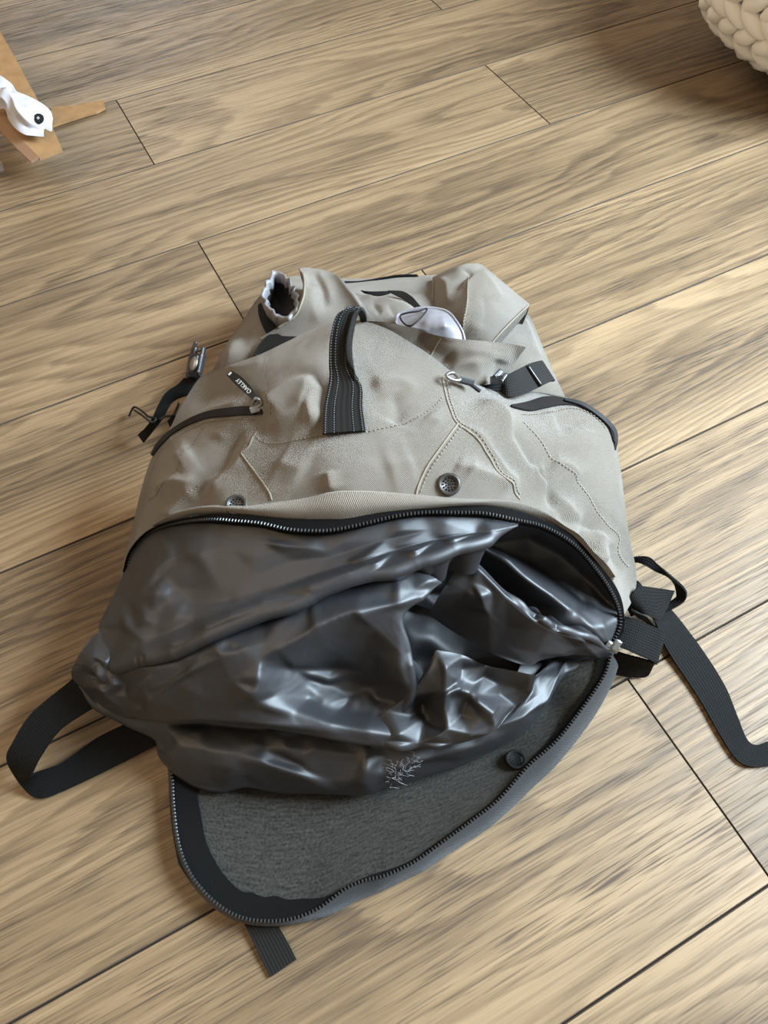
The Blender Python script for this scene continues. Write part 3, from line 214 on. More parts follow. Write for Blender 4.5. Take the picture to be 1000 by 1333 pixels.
WP = {"teeth_rim":[[-0.2378,0.3131,0.057],[-0.232,0.3261,0.067],[-0.2141,0.332,0.089],[-0.1952,0.33,0.107],[-0.1689,0.3221,0.129],[-0.1409,0.312,0.149],[-0.1189,0.3055,0.157],[-0.0974,0.3,0.162],[-0.074,0.2917,0.166],[-0.0508,0.2883,0.169],[-0.0358,0.2883,0.171],[-0.0138,0.2916,0.174],[0.0089,0.2963,0.176],[0.031,0.3,0.175],[0.054,0.3015,0.172],[0.0787,0.3034,0.167],[0.1043,0.3033,0.157],[0.1317,0.3045,0.142],[0.1607,0.2989,0.12],[0.1846,0.2869,0.093],[0.2016,0.2741,0.07],[0.2088,0.2623,0.055],[0.2065,0.2508,0.051],[0.1985,0.2392,0.048]],
"teeth_flap":[[-0.1853,0.1542,0.019],[-0.1818,0.1383,0.019],[-0.1775,0.114,0.018],[-0.1692,0.0846,0.018],[-0.1558,0.0616,0.018],[-0.1344,0.0424,0.018],[-0.1108,0.0317,0.018],[-0.0811,0.0303,0.018],[-0.0566,0.0373,0.018],[-0.0342,0.0514,0.018],[-0.0191,0.0571,0.018],[-0.004,0.0601,0.019],[0.0144,0.0669,0.02],[0.0268,0.0733,0.021],[0.0425,0.0831,0.022],[0.066,0.0979,0.025],[0.0908,0.1147,0.028],[0.117,0.1398,0.031],[0.1431,0.1598,0.035],[0.1711,0.1899,0.04],[0.1886,0.2117,0.045],[0.1962,0.2285,0.05]],
"eyelet_right":[[0.0512,0.3207,0.1826],[-0.0314,-0.4122,0.9105]],
"eyelet_left":[[-0.1198,0.3206,0.1569],[-0.3504,-0.1598,0.9229]],
"eyelet_flap":[[0.1083,0.1469,0.0224],[-0.3726,0.2946,0.88]],
"slider":[[0.198,0.2356,0.05],[0.1922,0.2365,0.055],[0.2002,0.2319,0.052]],
"buckle_left":[[-0.1941,0.54,0.085],[-0.1987,0.535,0.08],[-0.1945,0.5526,0.09]],
"cord_left":[[-0.2878,0.5353,0.006],[-0.2843,0.542,0.01],[-0.2796,0.542,0.014],[-0.2643,0.5232,0.03],[-0.2512,0.5051,0.043],[-0.2413,0.4994,0.046],[-0.245,0.4951,0.045],[-0.2501,0.4985,0.046],[-0.2626,0.5146,0.034],[-0.2772,0.5326,0.02]],
"cord_left_b":[[-0.2386,0.4999,0.044],[-0.2315,0.5031,0.045],[-0.2228,0.5035,0.047],[-0.2173,0.5073,0.055],[-0.2128,0.5042,0.065]],
"prongs_right":[[0.0986,0.4449,0.165],[0.1053,0.4412,0.164],[0.1029,0.4484,0.166],[0.1075,0.4447,0.165],[0.0933,0.4422,0.162]],
"prong_band":[[0.1339,0.4693,0.1535],[0.1469,0.455,0.142]],
"tag_left":[[-0.1057,0.4063,0.185],[-0.1121,0.4148,0.186],[-0.122,0.4278,0.184],[-0.1326,0.4411,0.18]],
"pull_left":[[-0.1058,0.4038,0.179],[-0.1015,0.4054,0.183],[-0.1063,0.4072,0.186],[-0.1104,0.4047,0.179]],
"pull_right":[[0.0536,0.4208,0.196],[0.0598,0.4225,0.193],[0.0656,0.4208,0.191],[0.0709,0.4242,0.185]],
"collar_rim":[[-0.1244,0.6042,0.115],[-0.1242,0.6171,0.117],[-0.1191,0.6334,0.115],[-0.1163,0.6489,0.112],[-0.1085,0.6439,0.112],[-0.0989,0.6307,0.116],[-0.0935,0.6143,0.12],[-0.086,0.5916,0.127],[-0.0858,0.5738,0.128],[-0.093,0.5671,0.124],[-0.1014,0.5681,0.12],[-0.1103,0.578,0.117],[-0.1186,0.5904,0.115]],
"pouch_cord":[[0.0186,0.5484,0.14],[0.024,0.5505,0.142],[0.0369,0.5523,0.143],[0.0454,0.5554,0.143],[0.0386,0.5397,0.146],[0.0287,0.5316,0.144],[0.0222,0.5389,0.14]],
"lint":[[0.0045,0.1308,0.06],[0.0204,0.1347,0.06],[0.0125,0.1378,0.06],[0.0001,0.1257,0.045],[0.0081,0.1294,0.055]],
"pouf":[[0.5973,1.1599,0.04],[0.4675,1.2034,0.12],[0.5611,1.173,0.045]],
"box_flap":[[-0.4424,0.9783,0.05],[-0.4674,1.0309,0.054],[-0.5028,1.0951,0.06],[-0.5847,1.2439,0.075],[-0.664,1.3839,0.09]],
"box_flap_in":[[-0.4702,0.9595,0.05],[-0.498,0.9907,0.052],[-0.5422,1.0445,0.056],[-0.6038,1.1182,0.062]],
"box_torn":[[-0.515,1.1583,0.004],[-0.4746,1.1616,0.004],[-0.443,1.1736,0.004],[-0.4338,1.1716,0.005],[-0.4285,1.1541,0.004],[-0.4394,1.1418,0.004],[-0.4571,1.1339,0.004],[-0.4761,1.1221,0.004],[-0.493,1.1123,0.004],[-0.5012,1.1064,0.004]],
"button":[[-0.4706,1.0061,0.0751],[0.5126,-0.4583,0.7261]],
"rag":[[-0.5367,0.9773,0.03],[-0.5372,0.9833,0.02],[-0.5444,0.9846,0.012],[-0.5618,0.9881,0.005],[-0.5583,0.9975,0.03]]}
STRAP = {"rim_tape":[[[-0.2382,0.3136,0.056],[-0.2324,0.3266,0.066],[-0.2144,0.3326,0.088],[-0.1956,0.3306,0.106],[-0.1692,0.3227,0.128],[-0.1412,0.3126,0.148],[-0.1191,0.3061,0.156],[-0.0976,0.3006,0.161],[-0.0742,0.2923,0.165],[-0.0509,0.2888,0.168],[-0.0359,0.2888,0.17],[-0.0138,0.2922,0.173],[0.0089,0.2969,0.175],[0.0311,0.3006,0.174],[0.0541,0.3021,0.171],[0.0789,0.304,0.166],[0.1046,0.3039,0.156],[0.132,0.3051,0.141],[0.161,0.2994,0.119],[0.1849,0.2874,0.092],[0.2019,0.2746,0.069],[0.2092,0.2627,0.054],[0.2068,0.2512,0.05],[0.1988,0.2396,0.047]],[[-0.2407,0.3111,0.058],[-0.2352,0.3256,0.068],[-0.2177,0.3307,0.09],[-0.1978,0.331,0.108],[-0.1702,0.3245,0.13],[-0.1412,0.3165,0.15],[-0.1173,0.3106,0.158],[-0.0946,0.3051,0.163],[-0.0725,0.3002,0.167],[-0.0529,0.2981,0.17],[-0.0347,0.2973,0.172],[-0.0119,0.2986,0.175],[0.0101,0.3012,0.177],[0.0329,0.3036,0.176],[0.0554,0.3065,0.173],[0.0803,0.3092,0.168],[0.1074,0.3106,0.158],[0.1352,0.3082,0.143],[0.1638,0.3035,0.121],[0.1884,0.2915,0.094],[0.2059,0.2773,0.071],[0.2121,0.2632,0.056],[0.21,0.2489,0.052],[0.2004,0.2359,0.049]]],
"rim_tape_under":[[[-0.2382,0.3136,0.056],[-0.2324,0.3266,0.066],[-0.2144,0.3326,0.088],[-0.1956,0.3306,0.106],[-0.1692,0.3227,0.128],[-0.1412,0.3126,0.148],[-0.1191,0.3061,0.156],[-0.0976,0.3006,0.161],[-0.0742,0.2923,0.165],[-0.0509,0.2888,0.168],[-0.0359,0.2888,0.17],[-0.0138,0.2922,0.173],[0.0089,0.2969,0.175],[0.0311,0.3006,0.174],[0.0541,0.3021,0.171],[0.0789,0.304,0.166],[0.1046,0.3039,0.156],[0.132,0.3051,0.141],[0.161,0.2994,0.119],[0.1849,0.2874,0.092],[0.2019,0.2746,0.069],[0.2092,0.2627,0.054],[0.2068,0.2512,0.05],[0.1988,0.2396,0.047]],[[-0.2384,0.3127,0.05],[-0.2326,0.3258,0.06],[-0.2146,0.332,0.082],[-0.1957,0.3302,0.1],[-0.1692,0.3224,0.122],[-0.1412,0.3125,0.142],[-0.1214,0.306,0.15],[-0.0997,0.3006,0.155],[-0.0761,0.2923,0.159],[-0.0526,0.2888,0.162],[-0.0375,0.2889,0.164],[-0.0152,0.2923,0.167],[0.0077,0.297,0.169],[0.0301,0.3008,0.168],[0.0533,0.3022,0.165],[0.0783,0.3041,0.16],[0.1042,0.3039,0.15],[0.1318,0.3049,0.135],[0.161,0.299,0.113],[0.1849,0.2867,0.086],[0.2019,0.2736,0.063],[0.2092,0.2616,0.048],[0.2068,0.25,0.044],[0.1987,0.2383,0.041]]],
"flap_tape":[[[-0.1855,0.1544,0.018],[-0.1821,0.1385,0.018],[-0.1777,0.1142,0.017],[-0.1694,0.0848,0.017],[-0.156,0.0617,0.017],[-0.1346,0.0425,0.017],[-0.1109,0.0317,0.017],[-0.0812,0.0303,0.017],[-0.0566,0.0373,0.017],[-0.0342,0.0514,0.017],[-0.0192,0.0572,0.017],[-0.004,0.0602,0.018],[0.0144,0.067,0.019],[0.0268,0.0734,0.02],[0.0426,0.0833,0.021],[0.0661,0.0981,0.024],[0.0909,0.1149,0.027],[0.1172,0.14,0.03],[0.1433,0.1601,0.034],[0.1714,0.1902,0.039],[0.1889,0.2121,0.044],[0.1965,0.2289,0.049]],[[-0.191,0.1573,0.006],[-0.1877,0.1413,0.005],[-0.1829,0.1163,0.005],[-0.1743,0.0852,0.005],[-0.1606,0.0611,0.005],[-0.1386,0.0411,0.005],[-0.114,0.0302,0.005],[-0.0815,0.0282,0.004],[-0.0497,0.0337,0.004],[-0.0256,0.0441,0.004],[-0.0116,0.0489,0.004],[0.0033,0.0547,0.004],[0.0176,0.0607,0.004],[0.0302,0.0661,0.004],[0.0508,0.0783,0.005],[0.0755,0.0917,0.007],[0.092,0.1024,0.009],[0.1232,0.1276,0.012],[0.1458,0.1461,0.015],[0.1782,0.1804,0.02],[0.1969,0.207,0.03],[0.2041,0.2223,0.036]]],
"rim_band":[[[-0.2019,0.333,0.1013],[-0.1848,0.333,0.118],[-0.1638,0.3324,0.1326],[-0.1371,0.3251,0.1489],[-0.1124,0.3178,0.1588],[-0.0927,0.3162,0.1652],[-0.064,0.3143,0.1752],[-0.0359,0.3132,0.1861],[-0.0086,0.3126,0.1863],[0.0244,0.3119,0.182],[0.061,0.3123,0.1751],[0.0965,0.3173,0.1626],[0.1248,0.3154,0.1482],[0.149,0.308,0.1323],[0.1699,0.3005,0.1144],[0.1886,0.2908,0.0927],[0.2011,0.2804,0.076]],[[-0.201,0.3332,0.1023],[-0.1811,0.3294,0.12],[-0.1619,0.3265,0.1323],[-0.1402,0.3194,0.1463],[-0.1154,0.3121,0.1562],[-0.0957,0.3068,0.1606],[-0.0734,0.3017,0.1644],[-0.0351,0.2976,0.1707],[-0.0107,0.2995,0.1738],[0.0242,0.3029,0.1747],[0.0559,0.3065,0.173],[0.0812,0.3104,0.1666],[0.1086,0.312,0.1568],[0.1341,0.3107,0.1421],[0.1607,0.3035,0.1228],[0.1844,0.2921,0.0975],[0.2004,0.282,0.0773]]],
"flap_border":[[[-0.1623,0.1517,0.0156],[-0.1604,0.1269,0.0139],[-0.1551,0.1077,0.0127],[-0.1478,0.0855,0.0115],[-0.1333,0.0646,0.0108],[-0.1179,0.0517,0.0117],[-0.1087,0.05,0.0114],[-0.0981,0.0466,0.0116],[-0.0904,0.0476,0.0112],[-0.0799,0.0448,0.012],[-0.0679,0.0452,0.0123],[-0.054,0.0455,0.0139],[-0.0407,0.0489,0.0153]],[[-0.1859,0.1547,0.0183],[-0.1818,0.1329,0.0172],[-0.1782,0.1146,0.0164],[-0.1702,0.0854,0.0152],[-0.1567,0.0623,0.0151],[-0.1417,0.048,0.0152],[-0.1269,0.0388,0.0154],[-0.1115,0.0323,0.0155],[-0.0965,0.0306,0.0156],[-0.0817,0.031,0.016],[-0.0689,0.034,0.0159],[-0.0537,0.0396,0.0159],[-0.0377,0.05,0.0159]]],
"flap_border_thin":[[[-0.0407,0.05,0.0147],[-0.0194,0.0595,0.0149],[0.0143,0.0693,0.0172],[0.0425,0.0857,0.0193],[0.0662,0.1006,0.0223],[0.0911,0.1176,0.0252],[0.1175,0.1431,0.0276],[0.1419,0.1653,0.0298],[0.1686,0.1958,0.0356],[0.1818,0.2143,0.0409],[0.1854,0.2273,0.0433]],[[-0.0376,0.0499,0.0153],[-0.0194,0.0573,0.0155],[0.0142,0.0671,0.0177],[0.0424,0.0834,0.0198],[0.066,0.0982,0.0229],[0.0908,0.1151,0.0259],[0.1171,0.1405,0.0284],[0.1435,0.1608,0.0323],[0.1701,0.1908,0.0369],[0.1876,0.2122,0.043],[0.1944,0.226,0.0465]]],
"pocket_zip_left":[[[-0.2208,0.4169,0.0955],[-0.2135,0.4253,0.1027],[-0.1989,0.4332,0.1124],[-0.1765,0.4323,0.1306],[-0.1557,0.429,0.1442],[-0.1346,0.4193,0.1598],[-0.1152,0.4114,0.1711],[-0.102,0.4019,0.1793]],[[-0.2183,0.4136,0.0977],[-0.2088,0.4197,0.1065],[-0.1933,0.4268,0.1171],[-0.1717,0.4253,0.1327],[-0.1547,0.4208,0.1446],[-0.1293,0.4072,0.1641],[-0.1144,0.402,0.1711],[-0.1018,0.3971,0.178]]],
"pocket_zip_right":[[[0.1128,0.4195,0.1581],[0.1321,0.4388,0.1386],[0.1535,0.4543,0.1272],[0.173,0.4566,0.1217],[0.192,0.4542,0.1173],[0.2091,0.4441,0.1106],[0.219,0.4358,0.1041],[0.2208,0.4237,0.1005]],[[0.1139,0.4174,0.1585],[0.1328,0.4235,0.1453],[0.1513,0.4355,0.1345],[0.171,0.4465,0.125],[0.1889,0.4466,0.1198],[0.2043,0.4418,0.1137],[0.2136,0.4317,0.1084],[0.2182,0.419,0.102]]],
"pocket_zip_right_edge":[[[0.1713,0.4533,0.125],[0.1899,0.4507,0.121],[0.2082,0.4412,0.114],[0.2202,0.4317,0.106],[0.2221,0.4227,0.101],[0.22,0.4131,0.097]],[[0.1709,0.4505,0.125],[0.1879,0.447,0.121],[0.2048,0.4385,0.114],[0.2163,0.43,0.106],[0.2191,0.4219,0.101],[0.218,0.4141,0.097]]],
"handle":[[[-0.0476,0.3584,0.2],[-0.0469,0.3831,0.203],[-0.0431,0.4095,0.206],[-0.0431,0.4241,0.212],[-0.0421,0.4384,0.222],[-0.0377,0.4485,0.235],[-0.0307,0.4527,0.24],[-0.0252,0.4574,0.238],[-0.0213,0.4661,0.228],[-0.019,0.4837,0.205],[-0.0182,0.4897,0.19]],[[-0.0137,0.3609,0.2],[-0.0161,0.3826,0.203],[-0.0167,0.4017,0.206],[-0.024,0.4137,0.212],[-0.0245,0.4363,0.222],[-0.021,0.452,0.233],[-0.0183,0.4555,0.238],[-0.0165,0.4593,0.236],[-0.0143,0.4671,0.226],[-0.013,0.4826,0.205],[-0.0127,0.4896,0.19]]],
"handle_roll":[[[-0.0204,0.4069,0.2085],[-0.024,0.4116,0.2125],[-0.0288,0.42,0.218],[-0.0293,0.4335,0.225],[-0.0252,0.4469,0.2355],[-0.0226,0.4514,0.2395],[-0.0202,0.4544,0.239]],[[-0.0197,0.4061,0.2085],[-0.0215,0.41,0.2115],[-0.0239,0.4201,0.216],[-0.0244,0.4358,0.2225],[-0.021,0.4508,0.2325],[-0.0184,0.4548,0.237],[-0.0171,0.456,0.2375]]],
"loop_left":[[[-0.2645,0.2276,0.04],[-0.2765,0.2139,0.04],[-0.3025,0.1873,0.04],[-0.3148,0.1639,0.036],[-0.3197,0.1521,0.03],[-0.3148,0.1395,0.016],[-0.3046,0.1273,0.004],[-0.2933,0.1249,0.003],[-0.2769,0.1309,0.003],[-0.2436,0.147,0.003],[-0.2047,0.1681,0.003],[-0.1807,0.1812,0.003]],[[-0.2364,0.2036,0.034],[-0.25,0.1937,0.036],[-0.2763,0.1743,0.036],[-0.2888,0.1539,0.034],[-0.2931,0.143,0.033],[-0.2956,0.1375,0.03],[-0.2983,0.1405,0.022],[-0.2957,0.1457,0.012],[-0.2807,0.1546,0.006],[-0.2568,0.1743,0.005],[-0.2309,0.1885,0.004],[-0.2009,0.2054,0.004]]],
"tab":[[[-0.118,0.0365,0.006],[-0.1146,0.0307,0.005],[-0.1039,0.0129,0.003],[-0.0914,-0.0069,0.002]],[[-0.0925,0.0352,0.006],[-0.0886,0.0288,0.005],[-0.0797,0.0163,0.003],[-0.0721,0.0044,0.002]]],
"loop_right":[[[0.2235,0.3215,0.05],[0.2342,0.3212,0.055],[0.2448,0.3199,0.057],[0.2525,0.3129,0.055],[0.2653,0.3017,0.05],[0.2751,0.2938,0.045],[0.2786,0.2891,0.04],[0.276,0.2841,0.034],[0.2607,0.2769,0.03],[0.2478,0.2733,0.028]],[[0.2243,0.3185,0.045],[0.2351,0.3181,0.05],[0.2421,0.313,0.052],[0.2497,0.3091,0.05],[0.2632,0.3063,0.044],[0.2705,0.3012,0.038],[0.2726,0.2933,0.033],[0.2723,0.2907,0.03],[0.2636,0.2859,0.027],[0.2497,0.2796,0.026]]],
"long_strap":[[[0.2433,0.2823,0.02],[0.2537,0.2746,0.014],[0.2616,0.2516,0.006],[0.2763,0.2191,0.003],[0.2848,0.1982,0.003],[0.2935,0.1713,0.003],[0.3028,0.1493,0.003],[0.3137,0.1427,0.003],[0.3291,0.1432,0.003],[0.3536,0.1474,0.003]],[[0.2631,0.2939,0.02],[0.272,0.2853,0.014],[0.2806,0.2792,0.006],[0.2967,0.2492,0.003],[0.3091,0.215,0.003],[0.3136,0.186,0.003],[0.3166,0.1663,0.003],[0.3232,0.1609,0.003],[0.3349,0.164,0.003],[0.3602,0.1697,0.003]]],
"web_loop":[[[0.2087,0.2633,0.035],[0.218,0.2678,0.04],[0.234,0.26,0.042],[0.2499,0.2532,0.04],[0.2522,0.2519,0.036]],[[0.2024,0.2424,0.032],[0.2087,0.2408,0.036],[0.2231,0.2326,0.038],[0.2381,0.2268,0.034],[0.2405,0.226,0.03]]],
"web_loop_under":[[[0.2033,0.2417,0.028],[0.2162,0.2365,0.028],[0.2313,0.2319,0.028],[0.2395,0.2275,0.03]],[[0.2103,0.2262,0.004],[0.2243,0.2242,0.003],[0.2396,0.2243,0.004],[0.2414,0.2289,0.02]]],
"web_fold":[[[0.2211,0.2777,0.04],[0.2239,0.2845,0.05],[0.2317,0.2919,0.052],[0.2449,0.2919,0.05],[0.2655,0.2904,0.046]],[[0.2258,0.2711,0.034],[0.2319,0.2705,0.042],[0.2382,0.2666,0.044],[0.2474,0.2643,0.042],[0.2576,0.2771,0.04]]],
"web_stub":[[[0.2302,0.3021,0.044],[0.2343,0.3002,0.046],[0.2375,0.2947,0.046]],[[0.2211,0.2794,0.036],[0.2237,0.2761,0.04],[0.2296,0.2775,0.04]]],
"grey_loop":[[[0.2228,0.2727,0.046],[0.227,0.2687,0.048],[0.2356,0.2654,0.045],[0.2435,0.2592,0.04]],[[0.2258,0.2723,0.04],[0.2284,0.2668,0.042],[0.2352,0.2631,0.04],[0.2423,0.2579,0.036]]],
"strap_left":[[[-0.2081,0.5301,0.075],[-0.2146,0.5243,0.072],[-0.2288,0.5171,0.066],[-0.2385,0.5077,0.055],[-0.2494,0.4991,0.04],[-0.2707,0.5043,0.012]],[[-0.1903,0.5297,0.075],[-0.1937,0.5215,0.07],[-0.2026,0.5173,0.064],[-0.2225,0.5158,0.055],[-0.2374,0.501,0.04],[-0.2631,0.4936,0.012]]],
"strap_left_back":[[[-0.2008,0.5284,0.085],[-0.1906,0.5252,0.086],[-0.1798,0.508,0.09],[-0.1705,0.4842,0.1]],[[-0.1992,0.5249,0.083],[-0.1921,0.5208,0.084],[-0.1825,0.5068,0.088],[-0.1719,0.4764,0.1]]],
"strap_left_tail":[[[-0.2308,0.5008,0.04],[-0.2234,0.504,0.045],[-0.2172,0.4979,0.05],[-0.2167,0.4876,0.05]],[[-0.2278,0.4956,0.036],[-0.2214,0.4924,0.04],[-0.2158,0.4917,0.046],[-0.2144,0.4947,0.05]]],
"strap_right":[[[0.1044,0.45,0.155],[0.1109,0.4518,0.16],[0.1217,0.4598,0.158],[0.1358,0.4743,0.15],[0.1497,0.4871,0.14],[0.1526,0.4888,0.137]],[[0.1076,0.4442,0.148],[0.1142,0.436,0.15],[0.1285,0.4419,0.146],[0.1436,0.454,0.14],[0.1582,0.4682,0.132],[0.1639,0.4726,0.128]]],
"strap_right_flat":[[[0.0896,0.4422,0.158],[0.0984,0.4456,0.156],[0.109,0.4481,0.156]],[[0.0898,0.4403,0.155],[0.0985,0.4418,0.152],[0.1114,0.4433,0.15]]],
"strap_collar":[[[-0.1351,0.6196,0.09],[-0.1327,0.6033,0.092],[-0.1266,0.583,0.095],[-0.1169,0.5589,0.1]],[[-0.1273,0.6289,0.09],[-0.1229,0.6104,0.094],[-0.115,0.5876,0.098],[-0.1084,0.5678,0.102]]],
"collar_pad":[[[-0.132,0.5366,0.1],[-0.1242,0.5488,0.105],[-0.1145,0.5556,0.11],[-0.1038,0.5534,0.112]],[[-0.1203,0.5396,0.1],[-0.1079,0.54,0.105],[-0.0934,0.5455,0.11],[-0.0792,0.5487,0.112]]],
"back_edge":[[[-0.0433,0.661,0.085],[-0.0226,0.6652,0.082],[0.0037,0.6688,0.084],[0.0212,0.6711,0.085],[0.0412,0.6684,0.087]],[[-0.0428,0.6629,0.08],[-0.0227,0.6648,0.079],[0.0037,0.6681,0.079],[0.0213,0.6704,0.08],[0.044,0.669,0.082]]],
"gap_edge":[[[-0.0218,0.6303,0.1],[-0.0093,0.6277,0.1],[0.0075,0.6286,0.1]],[[-0.0177,0.6289,0.098],[-0.0051,0.6228,0.099],[0.01,0.6271,0.098]]],
"grey_strap":[[[0.0132,0.6196,0.108],[0.0238,0.6138,0.112],[0.0331,0.6012,0.116],[0.0389,0.5865,0.12],[0.0425,0.5776,0.122]],[[0.0074,0.6208,0.107],[0.0171,0.6103,0.11],[0.0258,0.6,0.113],[0.031,0.5865,0.117],[0.0331,0.5787,0.119]]]}

# ---------------------------------------------------------------- object helpers
def link(name, me, mat=None, parent=None):
    o = bpy.data.objects.new(name, me); COL.objects.link(o)
    if mat is not None and not me.materials: me.materials.append(mat)
    if parent is not None: o.parent = parent
    return o
def empty(name, label, cat, loc=(0, 0, 0)):
    o = bpy.data.objects.new(name, None); COL.objects.link(o); o.empty_display_size = .05
    o['label'] = label; o['category'] = cat; return o
def mesh_from(verts, faces, smooth=True, uv=None):
    me = bpy.data.meshes.new('m'); me.from_pydata([tuple(map(float, v)) for v in verts], [], [tuple(map(int, f)) for f in faces])
    if smooth: me.polygons.foreach_set('use_smooth', [True]*len(me.polygons))
    if uv is not None:
        l = me.uv_layers.new(name='UVMap'); idx = np.empty(len(me.loops), int); me.loops.foreach_get('vertex_index', idx)
        l.data.foreach_set('uv', np.asarray(uv, float)[idx].ravel())
    me.update(); return me
def quads(nu, nv):
    i = np.arange(nu-1)[None, :]+nu*np.arange(nv-1)[:, None]; i = i.ravel()
    return np.stack([i, i+1, i+1+nu, i+nu], 1)
def in_poly(q, P):
    x, y = q[:, 0], q[:, 1]; ins = np.zeros(len(q), bool); n = len(P)
    for i in range(n):
        x0, y0 = P[i]; x1, y1 = P[i-1]
        c = ((y0 > y) != (y1 > y)) & (x < (x1-x0)*(y-y0)/(y1-y0+1e-12)+x0); ins ^= c
    return ins
def blur(A, n):
    for _ in range(n):
        A[1:-1, 1:-1] = .5*A[1:-1, 1:-1]+.125*(A[:-2, 1:-1]+A[2:, 1:-1]+A[1:-1, :-2]+A[1:-1, 2:])
    return A
def facets(D, uv, gain):
    # taut crumpled sheet: flat facets spanned between the crease lines (constrained triangulation), returned as extra height over the smooth base
    from mathutils.geometry import delaunay_2d_cdt
    pts, edges, amp = [], [], []
    for q in [p for side in D.D['b'] for p in side]+list(D.D['p']): pts.append(Vector(q[:2])*100); amp.append(0.0)
    for P, a, wl, wr in D.strokes:
        n = len(P)
        for i, q in enumerate(P):
            pts.append(Vector(q)*100); amp.append(a*gain*(.25 if i in (0, n-1) else 1.0))
            if i: edges.append((len(pts)-2, len(pts)-1))
    vs, es, fs, ov, _, _ = delaunay_2d_cdt(pts, edges, [], 0, 1e-4)
    V = np.array([v[:] for v in vs])/100; a = np.zeros(len(V))
    dd = D.disp(V)
    for i, o in enumerate(ov): a[i] = max((amp[k] for k in o), key=abs) if o else dd[i]
    z = D.h(V)+a; out = D.h(uv).copy()
    for f in fs:
        if len(f) != 3: continue
        A, B, C = V[list(f)]; lo = np.minimum(np.minimum(A, B), C); hi = np.maximum(np.maximum(A, B), C)
        m = np.where(((uv >= lo-1e-9) & (uv <= hi+1e-9)).all(1))[0]
        if not len(m): continue
        q = uv[m]-A; e1, e2 = B-A, C-A; det = e1[0]*e2[1]-e1[1]*e2[0]
        if abs(det) < 1e-12: continue
        s = (q[:, 0]*e2[1]-q[:, 1]*e2[0])/det; t = (e1[0]*q[:, 1]-e1[1]*q[:, 0])/det
        k = (s >= -1e-6) & (t >= -1e-6) & (s+t <= 1+1e-6)
        out[m[k]] = z[f[0]]*(1-s[k]-t[k])+z[f[1]]*s[k]+z[f[2]]*t[k]
    return out
def cloth(D, nu, nv, crm=None, fac=None, soft=2):
    G = D.grid(nu, nv); uv = G.reshape(-1, 2)
    P = D.base(uv).reshape(nv, nu, 3)
    n = np.cross(np.gradient(P, axis=1), np.gradient(P, axis=0)); n /= np.linalg.norm(n, axis=2)[..., None]+1e-12
    d = blur(D.disp(uv).reshape(nv, nu), soft)
    if fac:
        gain, mix, nb = fac; z = facets(D, uv, gain).reshape(nv, nu)-P[..., 2]
        z = blur(z, nb); P = P+np.stack([z*SLANT[0], z*SLANT[1], z], -1)*mix; d = d*(1-mix)
    ed = np.minimum(np.minimum(np.arange(nu)[None, :], nu-1-np.arange(nu)[None, :]), np.minimum(np.arange(nv)[:, None], nv-1-np.arange(nv)[:, None]))
    d = d*np.clip(ed/5.0, 0, 1)
    P = P+n*d[..., None]
    P[..., 2] = np.maximum(P[..., 2], 0.0025)
    if crm: P = crumple(P, *crm)
    lu = np.linalg.norm(np.diff(P, axis=1), axis=2).sum(1).mean(); lv = np.linalg.norm(np.diff(P, axis=0), axis=2).sum(0).mean()
    t = np.stack(np.meshgrid(np.linspace(0, lu, nu), np.linspace(0, lv, nv)), -1).reshape(-1, 2)
    return P, t, uv
def drape_obj(name, D, nu, nv, mat, parent, split=(), crm=None, fac=None):
    P, t, uv = cloth(D, nu, nv, crm, fac); V = P.reshape(-1, 3); Fq = quads(nu, nv)
    full = mesh_from(V, Fq, True, t)
    nor = np.array([v.normal[:] for v in full.vertices])
    cen = uv[Fq].mean(1); left = np.ones(len(Fq), bool); objs = []
    for nm, poly in split:
        m = in_poly(cen, poly) & left; left &= ~m; objs.append((nm, Fq[m]))
    objs.append((name, Fq[left])); res = []
    for nm, f in objs:
        used = np.unique(f); mp = -np.ones(len(V), int); mp[used] = np.arange(len(used))
        me = mesh_from(V[used], mp[f], True, t[used])
        if split: me.normals_split_custom_set_from_vertices([tuple(x) for x in nor[used]])
        res.append(link(nm, me, mat, parent))
    return res, P
def skirt(name, line, inward, mat, parent, floor=0.003, rows=7):
    line = np.asarray(line, float); n = len(line); V = []
    c = np.array(inward, float)
    for k in range(rows):
        a = k/(rows-1); z = line[:, 2]*(1-a)+floor*a
        d = c[None, :]-line[:, :2]; d /= np.linalg.norm(d, axis=1)[:, None]+1e-9
        xy = line[:, :2]+d*(0.018*a*a+0.001*a)
        V.append(np.c_[xy, np.minimum(z, line[:, 2])])
    V = np.vstack(V); f = quads(n, rows)
    uv = np.c_[np.tile(np.linspace(0, .6, n), rows), np.repeat(np.linspace(0, .12, rows), n)]
    return link(name, mesh_from(V, f, True, uv), mat, parent)
